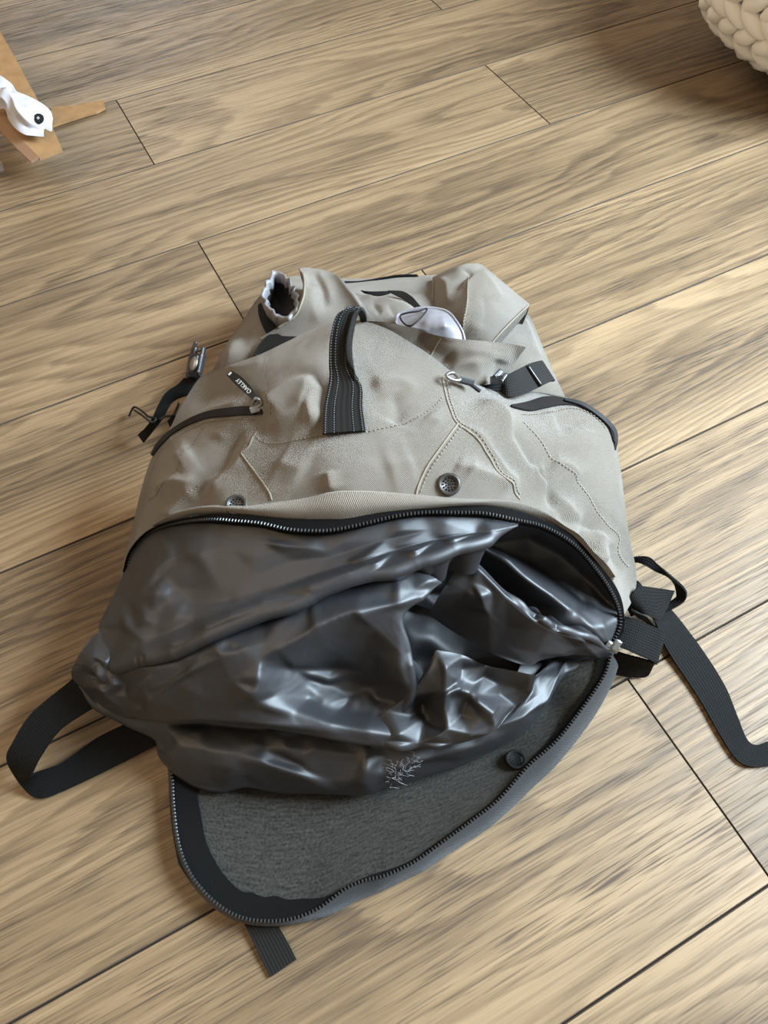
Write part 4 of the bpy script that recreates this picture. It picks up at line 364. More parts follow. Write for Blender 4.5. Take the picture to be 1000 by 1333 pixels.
def strap(name, key, mat, parent, th=0.0016, n=48, m=5, crown=0.0):
    A = catmull(STRAP[key][0], n); B = catmull(STRAP[key][1], n)
    w = np.linspace(0, 1, m)[:, None, None]
    P = A[None]*(1-w)+B[None]*w
    nn = np.cross(np.gradient(P, axis=1), np.gradient(P, axis=0)); nn /= np.linalg.norm(nn, axis=2)[..., None]+1e-12
    if np.mean(nn[..., 2]) < 0: nn = -nn
    P = P+nn*crown*np.sin(np.linspace(0, math.pi, m))[:, None, None]
    P[..., 2] = np.maximum(P[..., 2], 0.0012)
    L = np.r_[0, np.cumsum(np.linalg.norm(np.diff((A+B)/2, axis=0), axis=1))]; wd = np.linalg.norm(A-B, axis=1).mean()
    uv = np.stack(np.meshgrid(L, np.linspace(0, wd, m)), -1).reshape(-1, 2)
    top = P.reshape(-1, 3)+nn.reshape(-1, 3)*th/2; bot = P.reshape(-1, 3)-nn.reshape(-1, 3)*th/2
    N = n*m; q = quads(n, m); F = [tuple(x) for x in q]+[tuple(x[::-1]+N) for x in q]
    for row in (0, m-1):
        for i in range(n-1): a = row*n+i; F.append((a, a+1, a+1+N, a+N))
    for colm in (0, n-1):
        for j in range(m-1): a = j*n+colm; F.append((a, a+n, a+n+N, a+N))
    V = np.vstack([top, bot]); V[:, 2] = np.maximum(V[:, 2], 0.0004)
    bm = bmesh.new(); me = mesh_from(V, F, True, np.vstack([uv, uv])); bm.from_mesh(me); bmesh.ops.recalc_face_normals(bm, faces=bm.faces)
    for e in bm.edges:
        if len(e.link_faces) == 2 and e.calc_face_angle(0) > 0.9: e.smooth = False
    bm.to_mesh(me); bm.free()
    return link(name, me, mat, parent)
def frames(P):
    T = np.gradient(P, axis=0); T /= np.linalg.norm(T, axis=1)[:, None]+1e-12
    up = np.tile([0.0, 0.0, 1.0], (len(P), 1)); up[np.abs(T[:, 2]) > .97] = [0.0, 1.0, 0.0]
    X = np.cross(up, T); X /= np.linalg.norm(X, axis=1)[:, None]+1e-12
    return T, X, np.cross(T, X)
def tube_vf(P, rad, k=8, closed=False):
    T, X, Y = frames(P); n = len(P); a = np.linspace(0, 2*math.pi, k, endpoint=False)
    rad = np.broadcast_to(rad, (n,))
    V = P[:, None]+rad[:, None, None]*(np.cos(a)[None, :, None]*X[:, None]+np.sin(a)[None, :, None]*Y[:, None]); V = V.reshape(-1, 3)
    F = []
    for i in range(n if closed else n-1):
        j = (i+1) % n
        for b in range(k): F.append((i*k+b, i*k+(b+1) % k, j*k+(b+1) % k, j*k+b))
    if not closed: F += [tuple(range(k))[::-1], tuple((n-1)*k+b for b in range(k))]
    return V, F
def tube(name, pts, rad, mat, parent, n=60, k=8, closed=False):
    V, F = tube_vf(catmull(pts, n, closed)[:(-1 if closed else None)], rad, k, closed)
    return link(name, mesh_from(V, F), mat, parent)
def surf_path(D, key, n, off=0.0):
    return D.at(catmull(PATH[key], n), True, off)
def piping(name, D, key, rad, mat, parent, n=60):
    P, N = surf_path(D, key, n, rad*0.25); V, F = tube_vf(P, rad, 6); return link(name, mesh_from(V, F), mat, parent)
def dashes(name, D, key, side, mat, parent, pitch=0.0036, ln=0.0023, w=0.00062, off=0.0006):
    P, N = surf_path(D, key, 200, off)
    L = np.r_[0, np.cumsum(np.linalg.norm(np.diff(P, axis=0), axis=1))]
    T = np.gradient(P, axis=0); T /= np.linalg.norm(T, axis=1)[:, None]; X = np.cross(N, T)
    V, F = [], []
    for s in np.arange(0, L[-1]-ln, pitch):
        f = lambda A, q: np.array([np.interp(q, L, A[:, k]) for k in range(3)])
        a, b = f(P, s), f(P, s+ln); x = f(X, s); nn = f(N, s); a = a+x*side; b = b+x*side; m = (a+b)/2+nn*w
        i = len(V); V += [a-x*w, a+x*w, m-x*w, m+x*w, b-x*w, b+x*w]
        F += [(i, i+1, i+3, i+2), (i+2, i+3, i+5, i+4)]
    o = link(name, mesh_from(V, F), mat, parent); o['kind'] = 'stuff'; return o
def teeth(name, pts, mat, parent, pitch=0.0029, size=(0.0007, 0.0013, 0.0009)):
    P = catmull(pts, 600); L = np.r_[0, np.cumsum(np.linalg.norm(np.diff(P, axis=0), axis=1))]
    s = np.arange(0, L[-1], pitch); Q = np.stack([np.interp(s, L, P[:, k]) for k in range(3)], 1)
    T, X, Y = frames(Q); V, F = [], []
    for q, t, x, y in zip(Q, T, X, Y):
        i = len(V)
        for zz, sc in ((-1, 1.0), (0.55, 1.0), (1, 0.55)):
            for a, b in ((-1, -1), (1, -1), (1, 1), (-1, 1)): V.append(q+t*a*size[0]*sc+x*b*size[1]*sc+y*zz*size[2])
        for r in (0, 4):
            for k in range(4): F.append((i+r+k, i+r+(k+1) % 4, i+r+4+(k+1) % 4, i+r+4+k))
        F.append((i+8, i+9, i+10, i+11))
    o = link(name, mesh_from(V, F, False), mat, parent); o['kind'] = 'stuff'; return o
def box_bm(bm, M, sx, sy, sz, bev=0.0):
    r = bmesh.ops.create_cube(bm, size=1.0, matrix=M @ Matrix.Diagonal((sx, sy, sz, 1)))
    if bev:
        es = list({e for v in r['verts'] for e in v.link_edges})
        bmesh.ops.bevel(bm, geom=es, offset=bev, segments=2, profile=.6, affect='EDGES')
def bm_obj(name, bm, mat, parent, smooth=False):
    me = bpy.data.meshes.new(name); bmesh.ops.recalc_face_normals(bm, faces=bm.faces); bm.to_mesh(me); bm.free()
    if smooth: me.polygons.foreach_set('use_smooth', [True]*len(me.polygons))
    return link(name, me, mat, parent)
def basis(x, n, o):
    x = Vector(x).normalized(); n = Vector(n); n = (n-x*n.dot(x)).normalized(); y = n.cross(x)
    M = Matrix((x, y, n)).transposed().to_4x4(); M.translation = o; return M
# ---------------------------------------------------------------- materials
class Mat:
    def __init__(s, name, color, rough=.6, spec=.5, metal=0.0):
        s.m = bpy.data.materials.new(name); s.m.use_nodes = True; s.t = s.m.node_tree; s.b = s.t.nodes['Principled BSDF']
        s.set('Base Color', (*color, 1)); s.set('Roughness', rough); s.set('Specular IOR Level', spec); s.set('Metallic', metal)
    def set(s, k, v): s.b.inputs[k].default_value = v
    def n(s, typ, **kw):
        x = s.t.nodes.new(typ)
        for k, v in kw.items():
            if k in x.inputs: x.inputs[k].default_value = v
            else: setattr(x, k, v)
        return x
    def l(s, a, b): s.t.links.new(a, b)
    def math(s, op, a, b=None, c=None):
        x = s.n('ShaderNodeMath', operation=op)
        for i, v in enumerate((a, b, c)):
            if v is None: continue
            if isinstance(v, (int, float)): x.inputs[i].default_value = v
            else: s.l(v, x.inputs[i])
        return x.outputs[0]
    def bump(s, h, strength=.3, dist=.001):
        x = s.n('ShaderNodeBump', Strength=strength, Distance=dist); s.l(h, x.inputs['Height']); s.l(x.outputs[0], s.b.inputs['Normal'])
    def ramp(s, fac, stops):
        x = s.n('ShaderNodeValToRGB'); e = x.color_ramp.elements
        while len(e) < len(stops): e.new(.5)
        for q, (p, c) in zip(e, stops): q.position = p; q.color = (*c, 1)
        s.l(fac, x.inputs[0]); return x.outputs[0]
def weave(mat, pitch=.0011, strength=.35, dist=.0004, twill=True):
    tc = mat.n('ShaderNodeTexCoord'); sp = mat.n('ShaderNodeSeparateXYZ'); mat.l(tc.outputs['UV'], sp.inputs[0])
    k = 2*math.pi/pitch
    a = mat.math('SINE', mat.math('MULTIPLY', sp.outputs[0], k)); b = mat.math('SINE', mat.math('MULTIPLY', sp.outputs[1], k))
    h = mat.math('MULTIPLY', a, b)
    nz = mat.n('ShaderNodeTexNoise', Scale=700.0, Detail=2.0); mat.l(tc.outputs['UV'], nz.inputs['Vector'])
    h = mat.math('ADD', h, mat.math('MULTIPLY', nz.outputs[0], 2.0)); mat.bump(h, strength, dist)
    return tc, nz, h
taupe = Mat('taupe_canvas', (.30, .265, .215), .72, .35)
tc, nz, h = weave(taupe, .0014, .9, .0006)
mx = taupe.n('ShaderNodeTexNoise', Scale=9.0, Detail=3.0); taupe.l(tc.outputs['UV'], mx.inputs['Vector'])
f_ = taupe.math('ADD', taupe.math('MULTIPLY', mx.outputs[0], .5), taupe.math('MULTIPLY', h, .22))
taupe.l(taupe.ramp(f_, [(.25, (.178, .147, .112)), (.75, (.258, .219, .172))]), taupe.b.inputs['Base Color'])
taupe.set('Sheen Weight', .25); taupe.set('Sheen Roughness', .5)
lining_m = Mat('black_nylon', (.0085, .0088, .0112), .54, .85); weave(lining_m, .0009, .10, .0002)
felt = Mat('grey_felt', (.07, .068, .062), .95, .15)
tcf = felt.n('ShaderNodeTexCoord'); nf = felt.n('ShaderNodeTexNoise', Scale=420.0, Detail=4.0); felt.l(tcf.outputs['UV'], nf.inputs['Vector'])
mp = felt.n('ShaderNodeMapping'); mp.inputs['Scale'].default_value = (60, 500, 1); felt.l(tcf.outputs['UV'], mp.inputs[0])
nf2 = felt.n('ShaderNodeTexNoise', Scale=1.0, Detail=3.0); felt.l(mp.outputs[0], nf2.inputs['Vector'])
ff = felt.math('ADD', felt.math('MULTIPLY', nf.outputs[0], .6), felt.math('MULTIPLY', nf2.outputs[0], .4))
felt.l(felt.ramp(ff, [(.3, (.007, .007, .0065)), (.7, (.052, .049, .042))]), felt.b.inputs['Base Color']); felt.bump(ff, .35, .0008)
black_tape = Mat('black_zip_tape', (.004, .0038, .0037), .85, .12); weave(black_tape, .0012, .5, .0004)
flap_tape = Mat('black_zip_tape_lit', (.012, .012, .0125), .8, .25); weave(flap_tape, .0012, .5, .0004); flap_tape.set('Sheen Weight', .2)  # black tape given a paler colour and sheen for window light on the flap
def webbing(name, col, pitch=.0016):
    w = Mat(name, col, .68, .16); tc = w.n('ShaderNodeTexCoord'); sp = w.n('ShaderNodeSeparateXYZ'); w.l(tc.outputs['UV'], sp.inputs[0])
    a = w.math('SINE', w.math('MULTIPLY', sp.outputs[0], 2*math.pi/pitch)); b = w.math('SINE', w.math('MULTIPLY', sp.outputs[1], 2*math.pi/(pitch*2)))
    w.bump(w.math('ADD', a, w.math('MULTIPLY', b, .8)), .5, .0003); return w
web = webbing('black_webbing', (.003, .0028, .0027), .0012); web_grey = webbing('charcoal_webbing', (.011, .010, .0088), .0013)
plastic = Mat('black_plastic', (.018, .018, .02), .28, .5); steel = Mat('zip_metal', (.30, .30, .29), .38, .5, 1.0)
tooth_m = Mat('zip_teeth', (.05, .05, .05), .3, .6, .4); thread = Mat('taupe_thread', (.20, .172, .135), .8, .2); pipe_m = Mat('taupe_piping', (.215, .18, .137), .75, .3)
dark_thread = Mat('grey_thread', (.10, .10, .10), .7, .3); silver_ny = Mat('silver_nylon', (.19, .18, .19), .4, .5); weave(silver_ny, .001, .15, .0002)
silver_dark = Mat('silver_nylon_shaded', (.018, .016, .017), .7, .3); eye_m = Mat('eyelet_metal', (.045, .04, .036), .4, .5, .3); hole_m = Mat('eyelet_hole', (.004, .004, .004), .9, .1)  # silver_dark: silver nylon coloured near black for the shade inside the collar
label_m = Mat('label_print', (.55, .55, .52), .6, .3); rubber = Mat('dark_rubber', (.010, .009, .008), .55, .25)
wtape = Mat('lens_rubber', (.012, .010, .010), .6, .2)
# wood: per-plank growth figure from contour lines of a stretched noise field
wood = Mat('oak_laminate', (.3, .22, .14), .42, .34)
tc = wood.n('ShaderNodeTexCoord'); oi = wood.n('ShaderNodeObjectInfo')
off = wood.n('ShaderNodeCombineXYZ'); wood.l(wood.math('MULTIPLY', oi.outputs['Random'], 37.0), off.inputs[0]); wood.l(wood.math('MULTIPLY', oi.outputs['Random'], 91.0), off.inputs[1]); wood.l(wood.math('MULTIPLY', oi.outputs['Random'], 53.0), off.inputs[2])
def stretched(sx, sy, detail, rough=.5, dist=0.0, add=None):
    mp = wood.n('ShaderNodeMapping'); mp.inputs['Scale'].default_value = (sx, sy, 1); wood.l(tc.outputs['Object'], mp.inputs[0])
    va = wood.n('ShaderNodeVectorMath', operation='ADD'); wood.l(mp.outputs[0], va.inputs[0]); wood.l(off.outputs[0], va.inputs[1])
    nz = wood.n('ShaderNodeTexNoise', Scale=1.0, Detail=detail, Roughness=rough, Distortion=dist); wood.l(va.outputs[0], nz.inputs['Vector']); return nz.outputs[0]
fig = stretched(.8, 6.5, 1.5, .45, .25)
fine = stretched(4.5, 170, 4.0, .62)
wob = stretched(7, 24, 2.0)
sx_ = wood.n('ShaderNodeSeparateXYZ'); wood.l(tc.outputs['Object'], sx_.inputs[0])
ph = wood.math('ADD', wood.math('MULTIPLY', sx_.outputs[1], 46.0), wood.math('MULTIPLY', fig, 21.0))
ph = wood.math('ADD', ph, wood.math('ADD', wood.math('MULTIPLY', fine, .8), wood.math('MULTIPLY', wob, 1.3)))
ring = wood.math('FRACT', ph)
ring = wood.math('MULTIPLY', wood.math('POWER', ring, 2.0), wood.math('SUBTRACT', 1.0, wood.math('POWER', ring, 12.0)))
broad = stretched(1.4, 8.0, 2.0, .5, .4)
heart = wood.math('SUBTRACT', 1.0, wood.math('POWER', wood.math('ABSOLUTE', wood.math('MULTIPLY', wood.math('ADD', sx_.outputs[1], wood.math('MULTIPLY', wood.math('SUBTRACT', broad, .5), .10)), 10.5)), 2.0))
pores = stretched(20, 640, 2.0, .55, .2)
pore = wood.math('MINIMUM', wood.math('MULTIPLY', wood.math('MAXIMUM', wood.math('SUBTRACT', pores, .50), 0.0), 6.5), 1.0)
patch = wood.math('MULTIPLY', wood.math('MAXIMUM', wood.math('SUBTRACT', stretched(3, 12, 2.0), .30), 0.0), 2.6)
g = wood.math('ADD', wood.math('MULTIPLY', ring, .28), wood.math('MULTIPLY', broad, .54))
g = wood.math('ADD', g, wood.math('MULTIPLY', heart, .10))
g = wood.math('ADD', g, wood.math('MULTIPLY', wood.math('SUBTRACT', fine, .5), .46))
g = wood.math('ADD', g, wood.math('MULTIPLY', wood.math('MULTIPLY', pore, patch), .30))
g = wood.math('ADD', g, wood.math('MULTIPLY', wood.math('SUBTRACT', oi.outputs['Random'], .5), .10))
wood.l(wood.ramp(g, [(.20, (.305, .208, .115)), (.42, (.192, .127, .069)), (.64, (.098, .064, .036)), (.92, (.032, .022, .015))]), wood.b.inputs['Base Color'])
wood.l(wood.math('ADD', .46, wood.math('MULTIPLY', pore, .2)), wood.b.inputs['Roughness'])
wood.bump(wood.math('ADD', wood.math('MULTIPLY', pore, -1.0), wood.math('MULTIPLY', fine, -.25)), .22, .0005)
joint = Mat('dark_joint', (.062, .046, .033), .8, .2)
card = Mat('corrugated_cardboard', (.42, .25, .115), .8, .25)
tcc = card.n('ShaderNodeTexCoord'); nc = card.n('ShaderNodeTexNoise', Scale=60.0, Detail=4.0); card.l(tcc.outputs['Object'], nc.inputs['Vector'])
card.l(card.ramp(nc.outputs[0], [(.3, (.28, .155, .065)), (.7, (.35, .205, .092))]), card.b.inputs['Base Color'])
card_in = Mat('cardboard_inside', (.33, .205, .13), .85, .2)
cotton = Mat('white_cotton', (.52, .52, .55), .8, .2); weave(cotton, .0012, .25, .0003)
wool = Mat('cream_wool', (.92, .88, .81), .9, .15); wool.set('Sheen Weight', .3)
tw = wool.n('ShaderNodeTexCoord'); mw = wool.n('ShaderNodeMapping'); mw.inputs['Scale'].default_value = (30, 220, 220); wool.l(tw.outputs['Object'], mw.inputs[0])
nw = wool.n('ShaderNodeTexNoise', Scale=1.0, Detail=3.0); wool.l(mw.outputs[0], nw.inputs['Vector']); wool.bump(nw.outputs[0], .35, .002)
# ---------------------------------------------------------------- floor of laminate planks
YAW, PW, PO = 0.46966849, 0.19073357, 1.24273076
PL = 1.292
fl = bmesh.new(); box_bm(fl, Matrix.Translation((0, 1.0, -0.012)), 4.6, 4.6, 0.008)
floor = bm_obj('floor', fl, joint.m, None); floor['kind'] = 'structure'
floor['label'] = 'warm brown oak laminate floor of long planks'
def plank_mesh(length):
    bm = bmesh.new(); hx, hy, b = length/2-.0003, PW/2-.0003, .0010
    v = [bm.verts.new((sx*hx, sy*hy, z)) for z in (-.008, -b) for sx, sy in ((-1, -1), (1, -1), (1, 1), (-1, 1))]
    v += [bm.verts.new((sx*(hx-b*.7), sy*(hy-b), 0)) for sx, sy in ((-1, -1), (1, -1), (1, 1), (-1, 1))]
    for r in (0, 4):
        for k in range(4): bm.faces.new((v[r+k], v[r+(k+1) % 4], v[r+4+(k+1) % 4], v[r+4+k]))
    bm.faces.new((v[8], v[9], v[10], v[11]))
    me = bpy.data.meshes.new('plank'); bm.to_mesh(me); bm.free(); me.materials.append(wood.m); me.materials.append(joint.m)
    for p in me.polygons: p.material_index = 0 if p.normal.z > .95 else 1
    return me
pm = plank_mesh(PL)
tdir = Vector((math.cos(YAW), math.sin(YAW), 0)); ndir = Vector((-math.sin(YAW), math.cos(YAW), 0))
JOINT = {-4: .35, -3: 1.0, -2: .60, -1: .7606, 0: .1624, 1: .7327, 2: .1596, 3: .40, 4: .28, 5: .22, 6: .2997, 7: -.30, 8: .2}
for row, t0 in JOINT.items():
    s = PO-(row+.5)*PW
    for k in range(-2, 2):
        t = t0+(k+.5)*PL; c = tdir*t+ndir*s
        if abs(c.x) > 1.9 or c.y > 2.9 or c.y < -.9: continue
        o = bpy.data.objects.new('plank', pm); COL.objects.link(o); o.parent = floor; o.location = c; o.rotation_euler = (0, 0, YAW+(math.pi if (row*3+k) % 2 else 0))
# ---------------------------------------------------------------- backpack
bag = empty('backpack', 'worn taupe canvas backpack lying open on the wooden floor with black lining pulled out', 'backpack')
SH = {k: Drape(v) for k, v in SURF.items()}
shell = SH['shell']
objs, P = drape_obj('front_panel', shell, 301, 211, taupe.m, bag, [('side_pocket', PATH['poly_left_pocket']), ('side_pocket', PATH['poly_right_pocket']), ('top_panel', PATH['poly_top'])], ((1.010, 1.005), (8, 4), 40, .07, 12))
cxy = (0.03, .50)
skirt('side_panel', P[:, 0], cxy, taupe.m, bag); skirt('side_panel', P[:, -1], cxy, taupe.m, bag)
_, PB = drape_obj('back_panel', SH['back'], 130, 60, taupe.m, bag)
ring_ = np.vstack([PB[:, 0], PB[-1, :], PB[::-1, -1]]); skirt('back_side_panel', ring_, (.0, .62), taupe.m, bag)
drape_obj('ridge_panel', SH['ridge'], 110, 60, taupe.m, bag)
for nm, key, a, b in (('collar_flap', 'neck', 90, 60), ('rear_gusset', 'gusset', 90, 50), ('lid', 'lid', 90, 70)):
    _, Q = drape_obj(nm, SH[key], a, b, taupe.m, bag)
    top = Q[-1, :]
    skirt(nm+'_edge', top, (.02, .60), taupe.m, bag, floor=.05 if key != 'lid' else .03, rows=6)
    if key == 'lid': skirt('lid_side', Q[:, -1], (.02, .6), taupe.m, bag, floor=.06, rows=4)
_, _ = drape_obj('mesh_pouch', SH['pouch'], 60, 40, silver_ny.m, bag)
def curl_rows(P, side, r, tuck):
    # roll the cloth under along one border of its grid
    if side == 'b': e, inn = P[0], P[7]
    elif side == 't': e, inn = P[-1], P[-8]
    elif side == 'r': e, inn = P[:, -1], P[:, -8]
    else: e, inn = P[:, 0], P[:, 7]
    def soft(a, k):
        for _ in range(k): a[1:-1] = (a[:-2]+2*a[1:-1]+a[2:])/4
        return a
    t = np.gradient(soft(e.copy(), 30), axis=0); t /= np.linalg.norm(t, axis=1)[:, None]+1e-9
    o = soft(e-inn, 30); o -= t*(o*t).sum(1)[:, None]; o /= np.linalg.norm(o, axis=1)[:, None]+1e-9
    n = np.cross(t, o); n *= np.sign(n[:, 2].mean()); n /= np.linalg.norm(n, axis=1)[:, None]+1e-9
    f = np.clip(np.minimum(np.arange(len(e)), len(e)-1-np.arange(len(e)))/12.0, .15, 1)[:, None]
    rows = [e+f*r*(o*math.sin(a)-n*(1-math.cos(a))) for a in np.radians([0, 30, 60, 90, 125, 160, 180])]
    rows.append(rows[-1]-o*tuck*.35*f-n*tuck*.8*f); R = np.stack(rows); R[..., 2] = np.maximum(R[..., 2], .004); return R
V_, F_all, UV_, nb_ = [], [], [], 0
for key, a, b, crm, curls in (('lining_upper', 251, 81, ((1.009, 1.006, 1.003), (6, 3, 2), 40, .09, 3), (('b', .006, .03),)), ('lining_bulge', 221, 101, ((1.026, 1.016, 1.006), (6, 3, 2), 40, .06, 5), (('b', .006, .03), ('r', .004, .03))),
                       ('lining_lip', 121, 71, ((1.022, 1.014, 1.006), (6, 3, 2), 40, .08, 6), (('b', .006, .025),)), ('lining_right_fold', 121, 61, ((1.02, 1.012, 1.006), (6, 3, 2), 40, .08, 7), (('t', .004, .03),)),
                       ('lining_recess', 121, 81, ((1.02, 1.014), (6, 3), 40, .08, 8), ()), ('lining_floor', 61, 41, ((1.07, 1.04), (4, 2), 40, .04, 9), ()), ('lining_lobe', 251, 61, ((1.024, 1.014, 1.006), (6, 3, 2), 40, .06, 10), (('b', .005, .03),))):
    P, tq, _ = cloth(SH[key], a, b, crm, (.9, .9, 12) if key == 'lining_upper' else (1.05, .78, 6))
    V_.append(P.reshape(-1, 3)); UV_.append(tq); F_all.append(quads(a, b)+nb_); nb_ += a*b
    for side, r, tuck in curls:
        R = curl_rows(P, side, r, tuck); V_.append(R.reshape(-1, 3)); m, n = R.shape[:2]; q = quads(n, m)+nb_
        F_all.append(q[:, ::-1] if side in 'br' else q); nb_ += m*n
        UV_.append(np.stack(np.meshgrid(np.arange(n)*.0018, np.arange(m)*.003), -1).reshape(-1, 2))
li = link('lining', mesh_from(np.vstack(V_), np.vstack(F_all), True, np.vstack(UV_)), lining_m.m, bag)
bm = bmesh.new(); bm.from_mesh(li.data); bmesh.ops.remove_doubles(bm, verts=bm.verts, dist=1e-5); bm.to_mesh(li.data); bm.free()
li['label'] = 'crumpled glossy black nylon lining'
sub = li.modifiers.new('smooth', 'SUBSURF'); sub.levels = 1; sub.render_levels = 1
fo, Q = drape_obj('flap_lining', SH['flap'], 120, 60, felt.m, bag)
fo[0]['label'] = 'mottled grey felt inside of the unzipped flap'
# zips
rb = strap('rim_binding', 'rim_band', taupe.m, bag, .003, 180, 9, .0045)
strap('zipper_tape', 'rim_tape', black_tape.m, bag, .0012, 160, 4); strap('zipper_tape', 'rim_tape_under', black_tape.m, bag, .001, 160, 3)
teeth('zipper_teeth', WP['teeth_rim'], tooth_m.m, bag)
strap('zipper_tape', 'flap_tape', flap_tape.m, bag, .0014, 160, 5, .0015); teeth('zipper_teeth', WP['teeth_flap'], tooth_m.m, bag)
b1 = strap('flap_border', 'flap_border', black_tape.m, bag, .001, 100, 5); b1['label'] = 'black binding band along the flap'
strap('flap_border', 'flap_border_thin', black_tape.m, bag, .0008, 100, 3)
# seams
for key in ('seam_right', 'seam_right_inner', 'seam_left', 'seam_left_upper'):
    piping('piping', shell, key, .0009, pipe_m.m, bag)
for key, side in (('seam_stitch', 0), ('seam_right', .0035), ('seam_right_inner', .0035), ('seam_left', .003), ('seam_left_top', 0), ('seam_left_pocket', 0), ('seam_right_pocket', 0), ('seam_left_side', 0), ('seam_zip_left', 0), ('seam_zip_right', 0), ('seam_left_upper', 0)):
    dashes('stitching', shell, key, side, thread.m, bag)
piping('piping', SH['ridge'], 'seam_ridge', .0009, pipe_m.m, bag)
for key in ('lid_seam', 'lid_seam_left'): dashes('stitching', SH['lid'], key, 0, thread.m, bag, .0034, .0024, .0007)
piping('piping', SH['lid'], 'lid_seam', .0006, pipe_m.m, bag); piping('piping', SH['lid'], 'lid_edge', .0009, pipe_m.m, bag)
piping('piping', SH['neck'], 'neck_edge', .0011, pipe_m.m, bag)
pe = piping('pouch_binding', SH['pouch'], 'pouch_edge', .0016, silver_ny.m, bag); pe['label'] = 'silvery edging of the small pouch'
tube('pouch_cord', WP['pouch_cord'], .0009, rubber.m, bag, 60, 6, True)
pz = strap('pocket_zipper', 'pocket_zip_left', wtape.m, bag, .0012, 80, 4); pz = strap('pocket_zipper', 'pocket_zip_right', wtape.m, bag, .0012, 80, 4)
strap('pocket_zipper', 'pocket_zip_right_edge', wtape.m, bag, .003, 60, 4)
P_, N_ = surf_path(shell, 'zip_front_right', 40, .0008); V, Fc = tube_vf(P_, .0018, 6); link('front_zipper', mesh_from(V, Fc), wtape.m, bag)
# eyelets
def eyelet(key, r, mat):
    o, n = [Vector(v) for v in WP[key]]; M = basis((1, 0, 0), n, o)
    prof = [(r, -.0008), (r, .0006), (r*.93, .0016), (r*.78, .0018), (r*.70, .0011), (r*.66, .0003), (0.0001, .0003)]
    V, Fc = [], []; K = 32
    for rr, z in prof:
        for a in range(K): V.append(M @ Vector((rr*math.cos(2*math.pi*a/K), rr*math.sin(2*math.pi*a/K), z)))
    for i in range(len(prof)-1):
        for a in range(K): Fc.append((i*K+a, i*K+(a+1) % K, (i+1)*K+(a+1) % K, (i+1)*K+a))
    e = link('eyelet', mesh_from(V, Fc), mat, bag)
    V, Fc = [], []
    for ringr, cnt, hr in ((r*.52, 12, r*.095), (r*.30, 7, r*.08), (r*.09, 3, r*.06)):
        for a in range(cnt):
            c = Vector((ringr*math.cos(2*math.pi*a/cnt), ringr*math.sin(2*math.pi*a/cnt), .00045)); i = len(V)
            for q in range(8): V.append(M @ (c+Vector((hr*math.cos(q*math.pi/4), hr*math.sin(q*math.pi/4), 0))))
            Fc.append(tuple(range(i, i+8)))
    link('eyelet_hole', mesh_from(V, Fc, False), hole_m.m, e)['kind'] = 'stuff'
for k in ('eyelet_right', 'eyelet_left'): eyelet(k, .0092, eye_m.m)
eyelet('eyelet_flap', .0092, web.m)
# carry handle
hd = strap('handle', 'handle', web_grey.m, bag, .003, 90, 9); hd['label'] = 'charcoal webbing grab handle'
strap('handle_roll', 'handle_roll', web_grey.m, hd, .0024, 60, 5, .0012)
A, B = [np.array(x) for x in STRAP['handle']]
for f_ in (.06, .27, .73, .94):
    C_ = catmull(A*(1-f_)+B*f_, 160); C_[:, 2] += .0018; C_[:, 1] -= .0008
    V, Fc = [], []
    for i in range(0, 150, 2):
        vv, ff_ = tube_vf(C_[i:i+2], .0005, 4); b0 = len(V); V += list(vv); Fc += [tuple(b0+q for q in f) for f in ff_]
    link('stitching', mesh_from(V, Fc), dark_thread.m, hd)['kind'] = 'stuff'
# straps
strap('shoulder_strap_loop', 'loop_left', web.m, bag, .0018, 140, 7)
strap('flap_tab', 'tab', web_grey.m, bag, .002, 30, 5)
strap('webbing_loop', 'loop_right', web.m, bag, .0018, 90, 6); strap('hip_strap', 'long_strap', web.m, bag, .0018, 120, 7)
wl = strap('webbing_sleeve', 'web_loop', web.m, bag, .0022, 40, 6); strap('sleeve_back', 'web_loop_under', web.m, wl, .0018, 40, 5)
strap('webbing_fold', 'web_fold', web.m, bag, .0025, 50, 6); strap('webbing_fold', 'web_stub', web.m, bag, .003, 30, 5); strap('binding_loop', 'grey_loop', web_grey.m, bag, .0016, 40, 4)
strap('compression_strap', 'strap_left', web.m, bag, .0018, 70, 6); strap('compression_strap', 'strap_left_back', web.m, bag, .0018, 40, 5); strap('strap_keeper', 'strap_left_tail', web.m, bag, .0014, 30, 4)
tube('tie_cord', WP['cord_left'], .0013, rubber.m, bag, 80, 6); tube('tie_cord', WP['cord_left_b'], .0013, rubber.m, bag, 40, 6)
strap('compression_strap', 'strap_right', web_grey.m, bag, .0022, 50, 6); strap('compression_strap', 'strap_right_flat', web.m, bag, .0018, 30, 5)
P_ = [Vector(v) for v in WP['prong_band']]; tube('strap_slot', [P_[0], (P_[0]+P_[1])/2, P_[1]], .0015, plastic.m, bag, 10, 6)
V5 = [Vector(v) for v in WP['prongs_right']]; bm = bmesh.new()
box_bm(bm, basis(V5[1]-V5[4], (0, -.5, .8), (V5[0]+V5[1])/2), .012, .007, .004, .0012); box_bm(bm, basis((.5, .6, 0), (0, -.5, .8), V5[2]), .011, .0045, .004, .0012); box_bm(bm, basis((.5, .8, 0), (0, -.5, .8), V5[3]), .010, .0035, .004, .001)
bm_obj('buckle', bm, plastic.m, bag)['label'] = 'black plastic buckle at the right strap'
